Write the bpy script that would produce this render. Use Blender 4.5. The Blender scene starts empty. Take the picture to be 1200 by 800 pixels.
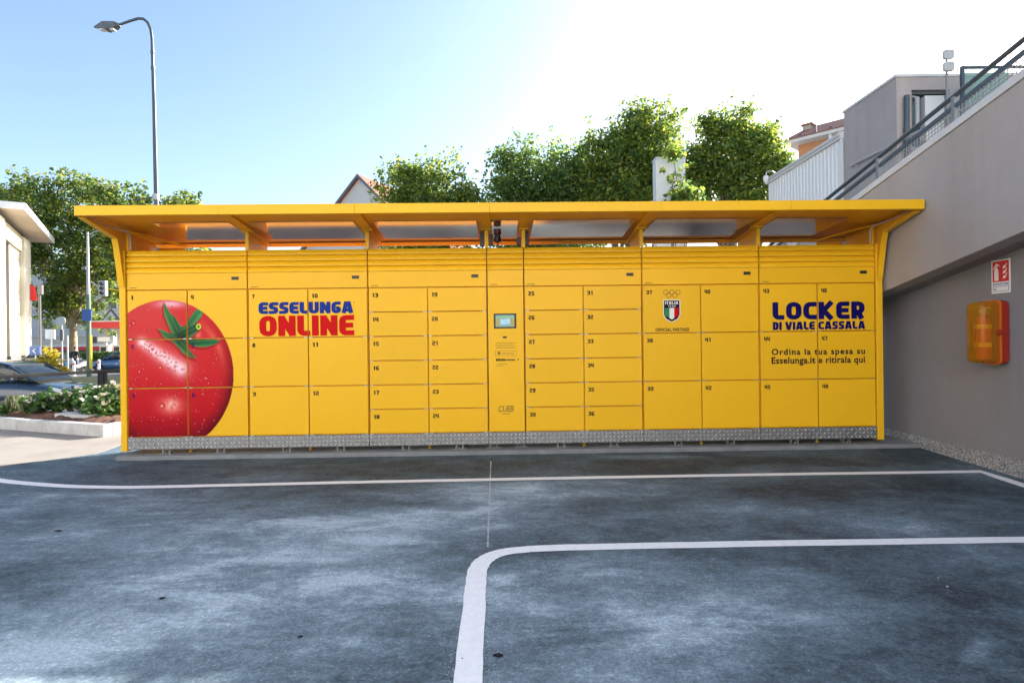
import bpy, bmesh, math, random
import numpy as np
from mathutils import Matrix, Vector

R = math.radians
rnd = random.Random(7)
scene = bpy.context.scene
COL = scene.collection

# ------------------------------------------------------------------ camera
F, H, ROLL = 700.0, 1.25, 0.0122          # focal length in photo pixels, eye height, camera roll
cam_d = bpy.data.cameras.new('camera')
cam_d.sensor_width = 36.0
cam_d.lens = 36.0 * F / 1200.0
cam_d.clip_start, cam_d.clip_end = 0.05, 3000.0
cam = bpy.data.objects.new('camera', cam_d)
COL.objects.link(cam)
cam.matrix_world = (Matrix.Translation((0, 0, H)) @ Matrix.Rotation(math.pi / 2, 4, 'X')
                    @ Matrix.Rotation(-ROLL, 4, 'Z'))
scene.camera = cam

# ------------------------------------------------------------------ sky, sun, exposure
SUN_AZ, SUN_EL = R(50), R(24)             # azimuth measured from the view direction towards the right
world = bpy.data.worlds.new('World')
scene.world = world
world.use_nodes = True
wn, wl = world.node_tree.nodes, world.node_tree.links
sky = wn.new('ShaderNodeTexSky')
sky.sky_type = 'NISHITA'
sky.sun_disc = False
sky.sun_elevation = SUN_EL
sky.sun_rotation = SUN_AZ
sky.air_density = 1.0
sky.dust_density = 2.0
sky.ozone_density = 2.0
wl.new(sky.outputs[0], wn['Background'].inputs[0])
wn['Background'].inputs[1].default_value = 0.10

sun_d = bpy.data.lights.new('sun', 'SUN')
sun_d.energy = 5.0
sun_d.angle = R(0.5)
sun_d.color = (1.0, 0.94, 0.85)
sun = bpy.data.objects.new('sun', sun_d)
COL.objects.link(sun)
sdir = Vector((math.sin(SUN_AZ) * math.cos(SUN_EL), math.cos(SUN_AZ) * math.cos(SUN_EL), math.sin(SUN_EL)))
sun.rotation_euler = sdir.to_track_quat('Z', 'Y').to_euler()

vs = scene.view_settings
vs.view_transform = 'Standard'
vs.look = 'None'
vs.exposure = 1.82
vs.gamma = 1.0
vs.use_curve_mapping = False


# ------------------------------------------------------------------ measuring helpers
def unroll(x, y):
    u, v = x - 600.0, y - 400.0
    return u - ROLL * v, v + ROLL * u


def at(x, y, Y):
    """point that stands at depth Y behind photo position x, y"""
    u, v = unroll(x, y)
    return Vector((u * Y / F, Y, H - v * Y / F))


def gnd(x, y, z=0.0):
    u, v = unroll(x, y)
    Y = (H - z) * F / v
    return Vector((u * Y / F, Y, z))


# locker front plane
LK_O = Vector((-4.265, 6.615, 0.0))
LK_A = math.asin(0.172 / 8.4)
LK_D = Vector((math.cos(LK_A), math.sin(LK_A), 0))


def lk(x, y):
    """photo position -> (along, height) on the locker front"""
    u, v = unroll(x, y)
    # point = t*(u/F,1) = O + s*D
    a = Matrix(((u / F, -LK_D.x), (1.0, -LK_D.y)))
    t, s = a.inverted() @ Vector((LK_O.x, LK_O.y))
    return s, H - v * t / F


# ------------------------------------------------------------------ materials
def s2l(c):
    return tuple(((v / 255.0) / 12.92 if v / 255.0 <= 0.04045 else ((v / 255.0 + 0.055) / 1.055) ** 2.4) for v in c)


def mat_new(name):
    m = bpy.data.materials.new(name)
    m.use_nodes = True
    nt = m.node_tree
    return m, nt, nt.nodes['Principled BSDF'], nt.nodes['Material Output']


def nd(nt, typ, **kw):
    n = nt.nodes.new(typ)
    for k, v in kw.items():
        setattr(n, k, v)
    return n


def noise_node(nt, scale, detail=4, rough=0.55, vec=None, stretch=None):
    tc = nd(nt, 'ShaderNodeTexCoord')
    n = nd(nt, 'ShaderNodeTexNoise')
    n.inputs['Scale'].default_value = scale
    n.inputs['Detail'].default_value = detail
    n.inputs['Roughness'].default_value = rough
    src = tc.outputs['Object']
    if stretch:
        mp = nd(nt, 'ShaderNodeMapping')
        mp.inputs['Scale'].default_value = stretch
        nt.links.new(src, mp.inputs[0])
        src = mp.outputs[0]
    nt.links.new(src, n.inputs['Vector'])
    return n


def ramp(nt, src, stops):
    r = nd(nt, 'ShaderNodeValToRGB')
    el = r.color_ramp.elements
    while len(el) < len(stops):
        el.new(0.5)
    for e, (p, c) in zip(el, stops):
        e.position = p
        e.color = (*c, 1) if len(c) == 3 else c
    nt.links.new(src, r.inputs[0])
    return r


def mul(c, k):
    return tuple(min(1.0, v * k) for v in c)


def M(name, col, rough=0.5, metal=0.0, var=0.0, vscale=3.0, bump=0.0, bscale=60.0, spec=0.5, coat=0.0, rvar=0.0, stretch=None):
    m, nt, p, o = mat_new(name)
    p.inputs['Base Color'].default_value = (*col, 1)
    p.inputs['Roughness'].default_value = rough
    p.inputs['Metallic'].default_value = metal
    p.inputs['Specular IOR Level'].default_value = spec
    if coat:
        p.inputs['Coat Weight'].default_value = coat
        p.inputs['Coat Roughness'].default_value = 0.06
    if var:
        n = noise_node(nt, vscale, 5, 0.6, stretch=stretch)
        r = ramp(nt, n.outputs['Fac'], [(0.28, mul(col, 1 - var)), (0.72, mul(col, 1 + var))])
        nt.links.new(r.outputs[0], p.inputs['Base Color'])
        if rvar:
            r2 = ramp(nt, n.outputs['Fac'], [(0.25, (max(0.02, rough - rvar),) * 3), (0.75, (min(1, rough + rvar),) * 3)])
            nt.links.new(r2.outputs[0], p.inputs['Roughness'])
    if bump:
        b = nd(nt, 'ShaderNodeBump')
        b.inputs['Strength'].default_value = bump
        b.inputs['Distance'].default_value = 0.01
        n2 = noise_node(nt, bscale, 4, 0.6)
        nt.links.new(n2.outputs['Fac'], b.inputs['Height'])
        nt.links.new(b.outputs[0], p.inputs['Normal'])
    return m


def leaf_mat(name, c_dark, c_mid, c_light, trans=0.4):
    m, nt, p, o = mat_new(name)
    g = nd(nt, 'ShaderNodeNewGeometry')
    r = ramp(nt, g.outputs['Random Per Island'], [(0.0, c_dark), (0.55, c_mid), (1.0, c_light)])
    nt.links.new(r.outputs[0], p.inputs['Base Color'])
    p.inputs['Roughness'].default_value = 0.45
    p.inputs['Specular IOR Level'].default_value = 0.35
    t = nd(nt, 'ShaderNodeBsdfTranslucent')
    hs = nd(nt, 'ShaderNodeHueSaturation')
    hs.inputs['Hue'].default_value = 0.485
    hs.inputs['Saturation'].default_value = 1.1
    hs.inputs['Value'].default_value = 1.8
    nt.links.new(r.outputs[0], hs.inputs['Color'])
    nt.links.new(hs.outputs[0], t.inputs['Color'])
    mx = nd(nt, 'ShaderNodeMixShader')
    mx.inputs[0].default_value = trans
    nt.links.new(p.outputs[0], mx.inputs[1])
    nt.links.new(t.outputs[0], mx.inputs[2])
    nt.links.new(mx.outputs[0], o.inputs['Surface'])
    return m


def glass_mat(name, tint=(0.05, 0.07, 0.08), alpha=0.35, rough=0.02):
    m, nt, p, o = mat_new(name)
    p.inputs['Base Color'].default_value = (*tint, 1)
    p.inputs['Roughness'].default_value = rough
    p.inputs['Specular IOR Level'].default_value = 0.8
    t = nd(nt, 'ShaderNodeBsdfTransparent')
    t.inputs[0].default_value = (0.75, 0.85, 0.85, 1)
    mx = nd(nt, 'ShaderNodeMixShader')
    mx.inputs[0].default_value = alpha
    nt.links.new(p.outputs[0], mx.inputs[1])
    nt.links.new(t.outputs[0], mx.inputs[2])
    nt.links.new(mx.outputs[0], o.inputs['Surface'])
    return m


YEL = (0.86, 0.49, 0.014)
mt = {}
mt['yellow'] = M('yellow powder coat', YEL, 0.36, var=0.035, vscale=1.2, bump=0.02, bscale=240, rvar=0.06, spec=0.28)
_nt = mt['yellow'].node_tree
_oi = nd(_nt, 'ShaderNodeObjectInfo')
_mr = nd(_nt, 'ShaderNodeMapRange')
_mr.inputs[3].default_value, _mr.inputs[4].default_value = 0.965, 1.035
_nt.links.new(_oi.outputs['Random'], _mr.inputs[0])
_hs = nd(_nt, 'ShaderNodeHueSaturation')
_p = _nt.nodes['Principled BSDF']
_src = _p.inputs['Base Color'].links[0].from_socket
_nt.links.new(_src, _hs.inputs['Color'])
_nt.links.new(_mr.outputs[0], _hs.inputs['Value'])
_nt.links.new(_hs.outputs[0], _p.inputs['Base Color'])
mt['yellow_dull'] = M('yellow steel frame', (0.84, 0.40, 0.016), 0.45, var=0.04, vscale=2.0)
mt['soffit'] = M('polished soffit sheet', (0.74, 0.63, 0.50), 0.13, metal=0.85, var=0.08, vscale=1.5, bump=0.05, bscale=3.0)
mt['steel'] = M('tread aluminium', (0.26, 0.27, 0.28), 0.45, metal=0.6, var=0.15, vscale=9.0)
mt['steel_bright'] = M('polished lozenges', (0.86, 0.86, 0.87), 0.30, metal=0.85)
mt['zinc'] = M('zinc plated steel', (0.55, 0.56, 0.57), 0.4, metal=0.8)
mt['tar'] = M('tar', (0.018, 0.020, 0.024), 0.9, spec=0.08, var=0.3, vscale=30)
mt['chalk'] = M('chalk', (0.42, 0.45, 0.48), 0.95, var=0.35, vscale=40, spec=0.1)
mt['foot'] = M('weathered steel foot', (0.22, 0.23, 0.24), 0.5, metal=0.6, var=0.2, vscale=20)
mt['black'] = M('black plastic', (0.012, 0.012, 0.014), 0.4)
mt['ink'] = M('dark print', (0.008, 0.007, 0.02), 0.6, spec=0.1)
mt['blue_ink'] = M('blue vinyl', s2l((18, 52, 140)), 0.5, var=0.05, vscale=8, spec=0.12)
mt['navy_ink'] = M('navy vinyl', s2l((16, 12, 92)), 0.5, spec=0.12)
mt['red_ink'] = M('red vinyl', s2l((200, 10, 14)), 0.5, var=0.05, vscale=6, spec=0.12)
mt['brown_ink'] = M('brown print', (0.18, 0.09, 0.01), 0.5)
mt['white_paint'] = M('white paint', (0.78, 0.78, 0.77), 0.5)
mt['green_ink'] = M('green print', s2l((0, 130, 70)), 0.5)
mt['grey_wire'] = M('grey conduit', (0.42, 0.42, 0.43), 0.5)
mt['concrete'] = M('concrete', (0.20, 0.215, 0.23), 0.85, var=0.18, vscale=5, bump=0.3, bscale=70)
mt['sunlit_paving'] = M('pale paving', (0.25, 0.225, 0.20), 0.9, var=0.16, vscale=1.6, bump=0.3, bscale=90)
mt['kerb'] = M('planter kerb', (0.50, 0.50, 0.49), 0.85, var=0.18, vscale=4, bump=0.25, bscale=60)
def render_mat(name, col, foot=False):
    m, nt, p, o = mat_new(name)
    L = nt.links
    n1 = noise_node(nt, 0.7, 7, 0.65)
    r1 = ramp(nt, n1.outputs['Fac'], [(0.3, mul(col, 0.90)), (0.7, mul(col, 1.08))])
    n2 = noise_node(nt, 1.0, 6, 0.7, stretch=(2.2, 2.2, 0.3))          # rain streaks
    r2 = ramp(nt, n2.outputs['Fac'], [(0.48, (1, 1, 1)), (0.78, (0.80, 0.79, 0.78))])
    mx = nd(nt, 'ShaderNodeMixRGB', blend_type='MULTIPLY')
    mx.inputs[0].default_value = 0.6
    L.new(r1.outputs[0], mx.inputs[1])
    L.new(r2.outputs[0], mx.inputs[2])
    n3 = noise_node(nt, 3.2, 3, 0.5)                                    # pale filled spots
    r3 = ramp(nt, n3.outputs['Fac'], [(0.71, (0, 0, 0)), (0.74, (1, 1, 1))])
    mx3 = nd(nt, 'ShaderNodeMixRGB')
    sc = nd(nt, 'ShaderNodeMath', operation='MULTIPLY')
    L.new(r3.outputs[0], sc.inputs[0])
    sc.inputs[1].default_value = 0.18
    L.new(sc.outputs[0], mx3.inputs[0])
    L.new(mx.outputs[0], mx3.inputs[1])
    mx3.inputs[2].default_value = (*mul(col, 1.35), 1)
    L.new(mx3.outputs[0], p.inputs['Base Color'])
    p.inputs['Roughness'].default_value = 0.93
    p.inputs['Specular IOR Level'].default_value = 0.25
    b = nd(nt, 'ShaderNodeBump')
    b.inputs['Strength'].default_value = 0.35
    b.inputs['Distance'].default_value = 0.008
    n4 = noise_node(nt, 110, 5, 0.7)
    L.new(n4.outputs['Fac'], b.inputs['Height'])
    L.new(b.outputs[0], p.inputs['Normal'])
    return m


mt['render_grey'] = render_mat('taupe render', (0.38, 0.352, 0.345))
mt['shop_wall'] = M('pale bounce render', (0.76, 0.73, 0.69), 0.9, var=0.04, vscale=0.5)  # wall colour of the added building that bounces sunlight
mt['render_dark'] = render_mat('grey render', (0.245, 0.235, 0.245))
mt['coping'] = M('light coping', (0.55, 0.56, 0.57), 0.5, var=0.06, vscale=3)
mt['rail'] = M('blue grey rail', (0.055, 0.075, 0.095), 0.42, metal=0.3, var=0.1, vscale=5)
mt['rail_grey'] = M('grey rail post', (0.17, 0.19, 0.21), 0.45, metal=0.3)
mt['mesh_wire'] = M('mesh wire', (0.22, 0.23, 0.24), 0.5, metal=0.4)
mt['corrugated'] = M('white corrugated', (0.74, 0.75, 0.75), 0.5, var=0.03, vscale=1.0)
mt['white_trim'] = M('white trim', (0.72, 0.73, 0.74), 0.5)
mt['window'] = M('dark window glass', (0.05, 0.07, 0.08), 0.06, spec=0.8)
mt['window_blue'] = M('blue window glass', (0.10, 0.16, 0.19), 0.08, spec=0.8)
mt['tile_red'] = M('terracotta', (0.30, 0.10, 0.065), 0.85, var=0.25, vscale=3)
mt['orange_wall'] = M('orange stucco', (0.56, 0.27, 0.13), 0.9, var=0.06, vscale=1)
mt['cream'] = M('cream stucco', (0.46, 0.42, 0.31), 0.85, var=0.05, vscale=0.5)
mt['cream_lit'] = M('sunlit cream panel', (0.70, 0.66, 0.55), 0.8, var=0.04, vscale=0.4)  # lighter copy of the cream, sunlight put into the colour
mt['offwhite'] = M('off white wall', (0.60, 0.58, 0.56), 0.85, var=0.06, vscale=0.4)
mt['soffit_wood'] = M('roof soffit boards', (0.42, 0.34, 0.27), 0.7, var=0.1, vscale=1)
mt['grey_panel'] = M('grey panel', (0.11, 0.13, 0.16), 0.6, var=0.05, vscale=0.6)
mt['plinth_dark'] = M('dark base', (0.12, 0.12, 0.125), 0.8)
mt['lamp'] = M('lamp post grey', (0.075, 0.09, 0.105), 0.45, metal=0.4, var=0.08, vscale=2)
mt['lamp_dark'] = M('lantern grey', (0.10, 0.11, 0.12), 0.4, metal=0.3)
mt['green_pole'] = M('green pole', (0.11, 0.17, 0.13), 0.5, var=0.15, vscale=2)
mt['pale_pole'] = M('galvanised pole', (0.42, 0.43, 0.43), 0.5, metal=0.3)
mt['yellow_post'] = M('yellow sleeve', (0.75, 0.62, 0.04), 0.5)
mt['sign_blue'] = M('blue sign', (0.03, 0.10, 0.35), 0.4)
mt['sign_red'] = M('red sign', (0.62, 0.025, 0.03), 0.45)
mt['bark'] = M('bark', (0.16, 0.12, 0.085), 0.9, var=0.3, vscale=4, bump=0.5, bscale=20)
mt['bark_pale'] = M('plane bark', (0.30, 0.24, 0.16), 0.9, var=0.4, vscale=2, bump=0.3, bscale=10)
mt['soil'] = M('bark mulch', (0.11, 0.05, 0.03), 0.95, var=0.4, vscale=30, bump=0.8, bscale=60)
mt['rose'] = M('white petals', (0.80, 0.76, 0.66), 0.6)
mt['fence'] = M('dark fence metal', (0.012, 0.013, 0.015), 0.5, spec=0.25)
mt['fence_grey'] = M('grey guard beam', (0.12, 0.12, 0.125), 0.45, metal=0.5, var=0.1, vscale=4)
mt['car_blue'] = M('dark blue car paint', (0.03, 0.055, 0.095), 0.25, metal=0.3, coat=1.0)
mt['car_blue2'] = M('blue car paint', (0.05, 0.12, 0.24), 0.25, metal=0.3, coat=1.0)
mt['car_black'] = M('black car paint', (0.012, 0.013, 0.016), 0.25, coat=1.0)
mt['car_glass'] = glass_mat('car glass', (0.03, 0.04, 0.045), 0.25)
mt['tyre'] = M('tyre', (0.02, 0.02, 0.02), 0.8)
mt['rim'] = M('rim', (0.4, 0.4, 0.42), 0.35, metal=0.8)
mt['lens'] = M('headlight lens', (0.7, 0.72, 0.74), 0.1)
mt['cloth_black'] = M('black clothing', (0.012, 0.012, 0.014), 0.9)
mt['skin'] = M('skin', (0.45, 0.26, 0.19), 0.6)
mt['jeans'] = M('jeans', (0.03, 0.05, 0.10), 0.9)
mt['leaf_far'] = leaf_mat('poplar leaves', (0.042, 0.10, 0.04), (0.115, 0.195, 0.06), (0.26, 0.32, 0.08), 0.58)
mt['leaf_warm'] = leaf_mat('sunlit leaves', (0.046, 0.105, 0.034), (0.14, 0.215, 0.055), (0.36, 0.38, 0.07), 0.6)
mt['leaf_plane'] = leaf_mat('plane leaves', (0.032, 0.078, 0.026), (0.105, 0.165, 0.042), (0.30, 0.32, 0.06), 0.5)
mt['leaf_yellow'] = leaf_mat('yellow bush leaves', (0.22, 0.21, 0.03), (0.45, 0.40, 0.06), (0.60, 0.52, 0.10), 0.45)
mt['leaf_rose'] = leaf_mat('rose leaves', (0.02, 0.06, 0.02), (0.05, 0.12, 0.03), (0.12, 0.19, 0.05), 0.35)
mt['leaf_hedge'] = leaf_mat('hedge leaves', (0.012, 0.04, 0.01), (0.03, 0.08, 0.018), (0.08, 0.13, 0.03), 0.3)
mt['leaf_succ'] = leaf_mat('grey green leaves', (0.10, 0.15, 0.07), (0.20, 0.24, 0.12), (0.32, 0.28, 0.2), 0.2)


def asphalt_mat():
    m, nt, p, o = mat_new('dusty asphalt')
    L = nt.links
    tc = nd(nt, 'ShaderNodeTexCoord')
    # large cloudy dust, sweeping strokes, fine aggregate
    def nz(scale, detail, rough, st=(1, 1, 1), rot=0.0, dist=0.0):
        mp = nd(nt, 'ShaderNodeMapping')
        mp.inputs['Scale'].default_value = st
        mp.inputs['Rotation'].default_value = (0, 0, rot)
        L.new(tc.outputs['Object'], mp.inputs[0])
        n = nd(nt, 'ShaderNodeTexNoise')
        n.inputs['Scale'].default_value = scale
        n.inputs['Detail'].default_value = detail
        n.inputs['Roughness'].default_value = rough
        n.inputs['Distortion'].default_value = dist
        L.new(mp.outputs[0], n.inputs['Vector'])
        return n.outputs['Fac']
    def mth(op, a, b=None, clamp=False):
        n = nd(nt, 'ShaderNodeMath', operation=op)
        n.use_clamp = clamp
        for i, v in enumerate((a, b)):
            if v is None:
                continue
            if isinstance(v, (int, float)):
                n.inputs[i].default_value = v
            else:
                L.new(v, n.inputs[i])
        return n.outputs[0]
    def remap(v, a, b, c=0.0, d=1.0):
        n = nd(nt, 'ShaderNodeMapRange')
        n.interpolation_type = 'SMOOTHSTEP'
        L.new(v, n.inputs[0])
        for i, k in enumerate((a, b, c, d)):
            n.inputs[i + 1].default_value = k
        return n.outputs[0]
    cloud = remap(nz(0.55, 8, 0.68, (1, 1.3, 1), 0.5, 0.6), 0.36, 0.68)
    sweep = remap(nz(1.6, 9, 0.74, (0.75, 1.7, 1), -0.5, 0.5), 0.42, 0.72)
    sweep2 = remap(nz(3.0, 9, 0.75, (0.7, 1.6, 1), 0.75, 0.4), 0.46, 0.74)
    # swept dust lies thicker in a few places of the yard
    sep = nd(nt, 'ShaderNodeSeparateXYZ')
    L.new(tc.outputs['Object'], sep.inputs[0])
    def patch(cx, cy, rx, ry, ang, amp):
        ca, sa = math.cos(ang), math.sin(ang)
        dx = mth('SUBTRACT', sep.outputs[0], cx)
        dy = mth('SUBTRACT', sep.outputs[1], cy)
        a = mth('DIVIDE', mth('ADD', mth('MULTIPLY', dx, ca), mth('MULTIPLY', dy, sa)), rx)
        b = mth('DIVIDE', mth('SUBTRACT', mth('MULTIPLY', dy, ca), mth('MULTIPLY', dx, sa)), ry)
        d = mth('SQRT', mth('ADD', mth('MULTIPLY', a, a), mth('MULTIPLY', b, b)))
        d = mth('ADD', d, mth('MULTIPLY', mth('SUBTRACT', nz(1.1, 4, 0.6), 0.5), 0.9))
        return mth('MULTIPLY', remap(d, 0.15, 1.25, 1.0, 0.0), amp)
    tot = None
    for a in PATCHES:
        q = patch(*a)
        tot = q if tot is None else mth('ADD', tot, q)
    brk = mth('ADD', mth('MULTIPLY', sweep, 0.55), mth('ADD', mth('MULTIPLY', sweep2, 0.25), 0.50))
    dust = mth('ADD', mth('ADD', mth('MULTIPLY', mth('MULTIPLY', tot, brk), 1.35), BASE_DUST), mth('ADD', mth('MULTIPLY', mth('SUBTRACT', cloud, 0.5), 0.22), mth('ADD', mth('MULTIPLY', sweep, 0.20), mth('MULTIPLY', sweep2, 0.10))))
    mott = mth('ADD', remap(nz(5, 8, 0.8), 0.3, 0.7, -0.10, 0.10), remap(nz(22, 5, 0.8), 0.3, 0.7, -0.10, 0.10))
    dust = mth('ADD', dust, mott)
    fine = nz(85, 3, 0.7)
    fine2 = nz(260, 2, 0.6)
    dust = mth('ADD', dust, mth('MULTIPLY', mth('SUBTRACT', fine, 0.5), 0.55), True)
    # polished dark tracks
    r = ramp(nt, dust, [(0.0, (0.024, 0.035, 0.045)), (0.25, (0.082, 0.122, 0.152)), (0.6, (0.19, 0.262, 0.315)), (1.0, (0.40, 0.50, 0.57))])
    # grit speckle
    grit = remap(fine2, 0.60, 0.74)
    # each stone of the aggregate has its own grey
    vo = nd(nt, 'ShaderNodeTexVoronoi')
    vo.inputs['Scale'].default_value = 95
    L.new(tc.outputs['Object'], vo.inputs['Vector'])
    sc_ = nd(nt, 'ShaderNodeSeparateColor')
    L.new(vo.outputs['Color'], sc_.inputs[0])
    st_ = ramp(nt, sc_.outputs[0], [(0.0, (0.55, 0.55, 0.55)), (0.5, (0.92, 0.92, 0.92)), (0.86, (1.15, 1.15, 1.15)), (1.0, (1.75, 1.75, 1.75))])
    stm = nd(nt, 'ShaderNodeMixRGB', blend_type='MULTIPLY')
    stm.inputs[0].default_value = 0.42
    L.new(r.outputs[0], stm.inputs[1])
    L.new(st_.outputs[0], stm.inputs[2])
    mx = nd(nt, 'ShaderNodeMixRGB')
    L.new(mth('MULTIPLY', grit, 0.22), mx.inputs[0])
    L.new(stm.outputs[0], mx.inputs[1])
    mx.inputs[2].default_value = (0.26, 0.26, 0.26, 1)
    # scuffs and scratches left by wheels and pallets
    scr = nd(nt, 'ShaderNodeTexVoronoi')
    scr.feature = 'DISTANCE_TO_EDGE'
    scr.inputs['Scale'].default_value = 0.55
    mp = nd(nt, 'ShaderNodeMapping')
    mp.inputs['Rotation'].default_value = (0, 0, 0.6)
    mp.inputs['Scale'].default_value = (0.5, 1.8, 1)
    wob = nd(nt, 'ShaderNodeVectorMath', operation='ADD')
    nzc = nd(nt, 'ShaderNodeTexNoise')
    nzc.inputs['Scale'].default_value = 1.7
    nzc.inputs['Detail'].default_value = 5
    L.new(tc.outputs['Object'], nzc.inputs['Vector'])
    L.new(tc.outputs['Object'], wob.inputs[0])
    L.new(nzc.outputs['Color'], wob.inputs[1])
    L.new(wob.outputs[0], mp.inputs[0])
    L.new(mp.outputs[0], scr.inputs['Vector'])
    line = mth('MULTIPLY', remap(scr.outputs['Distance'], 0.0, 0.012, 1.0, 0.0), remap(nz(0.9, 4, 0.6, (1, 1, 1), 1.3), 0.52, 0.66))
    line = mth('MULTIPLY', line, remap(nz(7, 3, 0.6), 0.4, 0.6))
    mx2 = nd(nt, 'ShaderNodeMixRGB')
    L.new(mth('MULTIPLY', line, 0.5), mx2.inputs[0])
    L.new(mx.outputs[0], mx2.inputs[1])
    mx2.inputs[2].default_value = (0.24, 0.24, 0.24, 1)
    L.new(mx2.outputs[0], p.inputs['Base Color'])
    rr = nd(nt, 'ShaderNodeMapRange')
    L.new(dust, rr.inputs[0])
    rr.inputs[3].default_value = 0.70
    rr.inputs[4].default_value = 0.95
    L.new(rr.outputs[0], p.inputs['Roughness'])
    p.inputs['Specular IOR Level'].default_value = 0.22
    b = nd(nt, 'ShaderNodeBump')
    b.inputs['Strength'].default_value = 0.55
    b.inputs['Distance'].default_value = 0.006
    L.new(mth('ADD', fine, mth('MULTIPLY', fine2, 0.7)), b.inputs['Height'])
    L.new(b.outputs[0], p.inputs['Normal'])
    return m


def patch_at(x, y, rx, ry, ang, amp):
    g = gnd(x, y)
    return (g.x, g.y, rx, ry, ang, amp)


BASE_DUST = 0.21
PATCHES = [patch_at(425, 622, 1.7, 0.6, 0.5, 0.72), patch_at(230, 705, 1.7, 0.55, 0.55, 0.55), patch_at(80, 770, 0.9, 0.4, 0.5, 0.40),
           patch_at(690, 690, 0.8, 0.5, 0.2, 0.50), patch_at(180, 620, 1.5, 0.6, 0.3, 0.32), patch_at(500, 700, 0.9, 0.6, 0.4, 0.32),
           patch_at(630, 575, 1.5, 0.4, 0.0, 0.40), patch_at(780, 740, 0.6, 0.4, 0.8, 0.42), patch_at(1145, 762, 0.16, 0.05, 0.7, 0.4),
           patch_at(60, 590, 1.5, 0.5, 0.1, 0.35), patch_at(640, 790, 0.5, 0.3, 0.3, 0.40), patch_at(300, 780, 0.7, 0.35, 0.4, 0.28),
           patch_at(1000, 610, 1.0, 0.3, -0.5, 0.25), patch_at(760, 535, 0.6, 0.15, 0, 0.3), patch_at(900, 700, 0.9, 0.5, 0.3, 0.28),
           # patches that darken the asphalt along the lockers and the ramp wall
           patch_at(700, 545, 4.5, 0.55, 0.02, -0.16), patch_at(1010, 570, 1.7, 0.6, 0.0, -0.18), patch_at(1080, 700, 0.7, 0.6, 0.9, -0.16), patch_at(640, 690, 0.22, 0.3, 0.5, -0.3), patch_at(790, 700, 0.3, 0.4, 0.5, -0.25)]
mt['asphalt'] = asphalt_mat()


def line_paint():
    m, nt, p, o = mat_new('road line paint')
    n = noise_node(nt, 26, 6, 0.7)
    r = ramp(nt, n.outputs['Fac'], [(0.27, (0.30, 0.33, 0.36)), (0.36, (0.76, 0.80, 0.83)), (0.7, (0.86, 0.89, 0.92))])
    nt.links.new(r.outputs[0], p.inputs['Base Color'])
    p.inputs['Roughness'].default_value = 0.65
    b = nd(nt, 'ShaderNodeBump')
    b.inputs['Strength'].default_value = 0.35
    b.inputs['Distance'].default_value = 0.004
    n2 = noise_node(nt, 120, 4, 0.6)
    nt.links.new(n2.outputs['Fac'], b.inputs['Height'])
    nt.links.new(b.outputs[0], p.inputs['Normal'])
    return m


mt['line'] = line_paint()


def pebble_mat():
    m, nt, p, o = mat_new('washed pebble plinth')
    tc = nd(nt, 'ShaderNodeTexCoord')
    v = nd(nt, 'ShaderNodeTexVoronoi')
    v.inputs['Scale'].default_value = 135
    nt.links.new(tc.outputs['Object'], v.inputs['Vector'])
    sp = nd(nt, 'ShaderNodeSeparateColor')
    nt.links.new(v.outputs['Color'], sp.inputs[0])
    r = ramp(nt, sp.outputs[0], [(0.0, (0.04, 0.045, 0.05)), (0.4, (0.20, 0.20, 0.20)), (0.75, (0.42, 0.42, 0.41)), (1.0, (0.62, 0.62, 0.60))])
    nt.links.new(r.outputs[0], p.inputs['Base Color'])
    p.inputs['Roughness'].default_value = 0.8
    b = nd(nt, 'ShaderNodeBump')
    b.invert = True
    b.inputs['Strength'].default_value = 0.45
    b.inputs['Distance'].default_value = 0.01
    nt.links.new(v.outputs['Distance'], b.inputs['Height'])
    nt.links.new(b.outputs[0], p.inputs['Normal'])
    return m


mt['pebble'] = pebble_mat()


def ground_mat(name, c0, c1, scale):
    m, nt, p, o = mat_new(name)
    n = noise_node(nt, scale, 6, 0.65)
    r = ramp(nt, n.outputs['Fac'], [(0.3, c0), (0.7, c1)])
    nt.links.new(r.outputs[0], p.inputs['Base Color'])
    p.inputs['Roughness'].default_value = 0.92
    b = nd(nt, 'ShaderNodeBump')
    b.inputs['Strength'].default_value = 0.5
    n2 = noise_node(nt, scale * 12, 4, 0.6)
    nt.links.new(n2.outputs['Fac'], b.inputs['Height'])
    nt.links.new(b.outputs[0], p.inputs['Normal'])
    return m


mt['earth'] = ground_mat('paved town ground', (0.16, 0.15, 0.14), (0.24, 0.23, 0.21), 0.3)
mt['road'] = ground_mat('street asphalt', (0.07, 0.072, 0.078), (0.11, 0.11, 0.115), 0.5)
mt['grass'] = ground_mat('dry grass', (0.12, 0.13, 0.04), (0.30, 0.25, 0.10), 2.0)


def vcol_mat(name, rough):
    m, nt, p, o = mat_new(name)
    a = nd(nt, 'ShaderNodeVertexColor')
    a.layer_name = 'Col'
    nt.links.new(a.outputs[0], p.inputs['Base Color'])
    p.inputs['Roughness'].default_value = rough
    p.inputs['Specular IOR Level'].default_value = 0.12
    return m


mt['print'] = vcol_mat('tomato print', 0.36)


def amber_mat():
    m, nt, p, o = mat_new('amber cover')
    p.inputs['Base Color'].default_value = (0.52, 0.25, 0.02, 1)
    p.inputs['Roughness'].default_value = 0.12
    p.inputs['Specular IOR Level'].default_value = 0.6
    t = nd(nt, 'ShaderNodeBsdfTransparent')
    t.inputs[0].default_value = (1.0, 0.68, 0.14, 1)
    mx = nd(nt, 'ShaderNodeMixShader')
    mx.inputs[0].default_value = 0.62
    nt.links.new(p.outputs[0], mx.inputs[1])
    nt.links.new(t.outputs[0], mx.inputs[2])
    nt.links.new(mx.outputs[0], o.inputs['Surface'])
    return m


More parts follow.
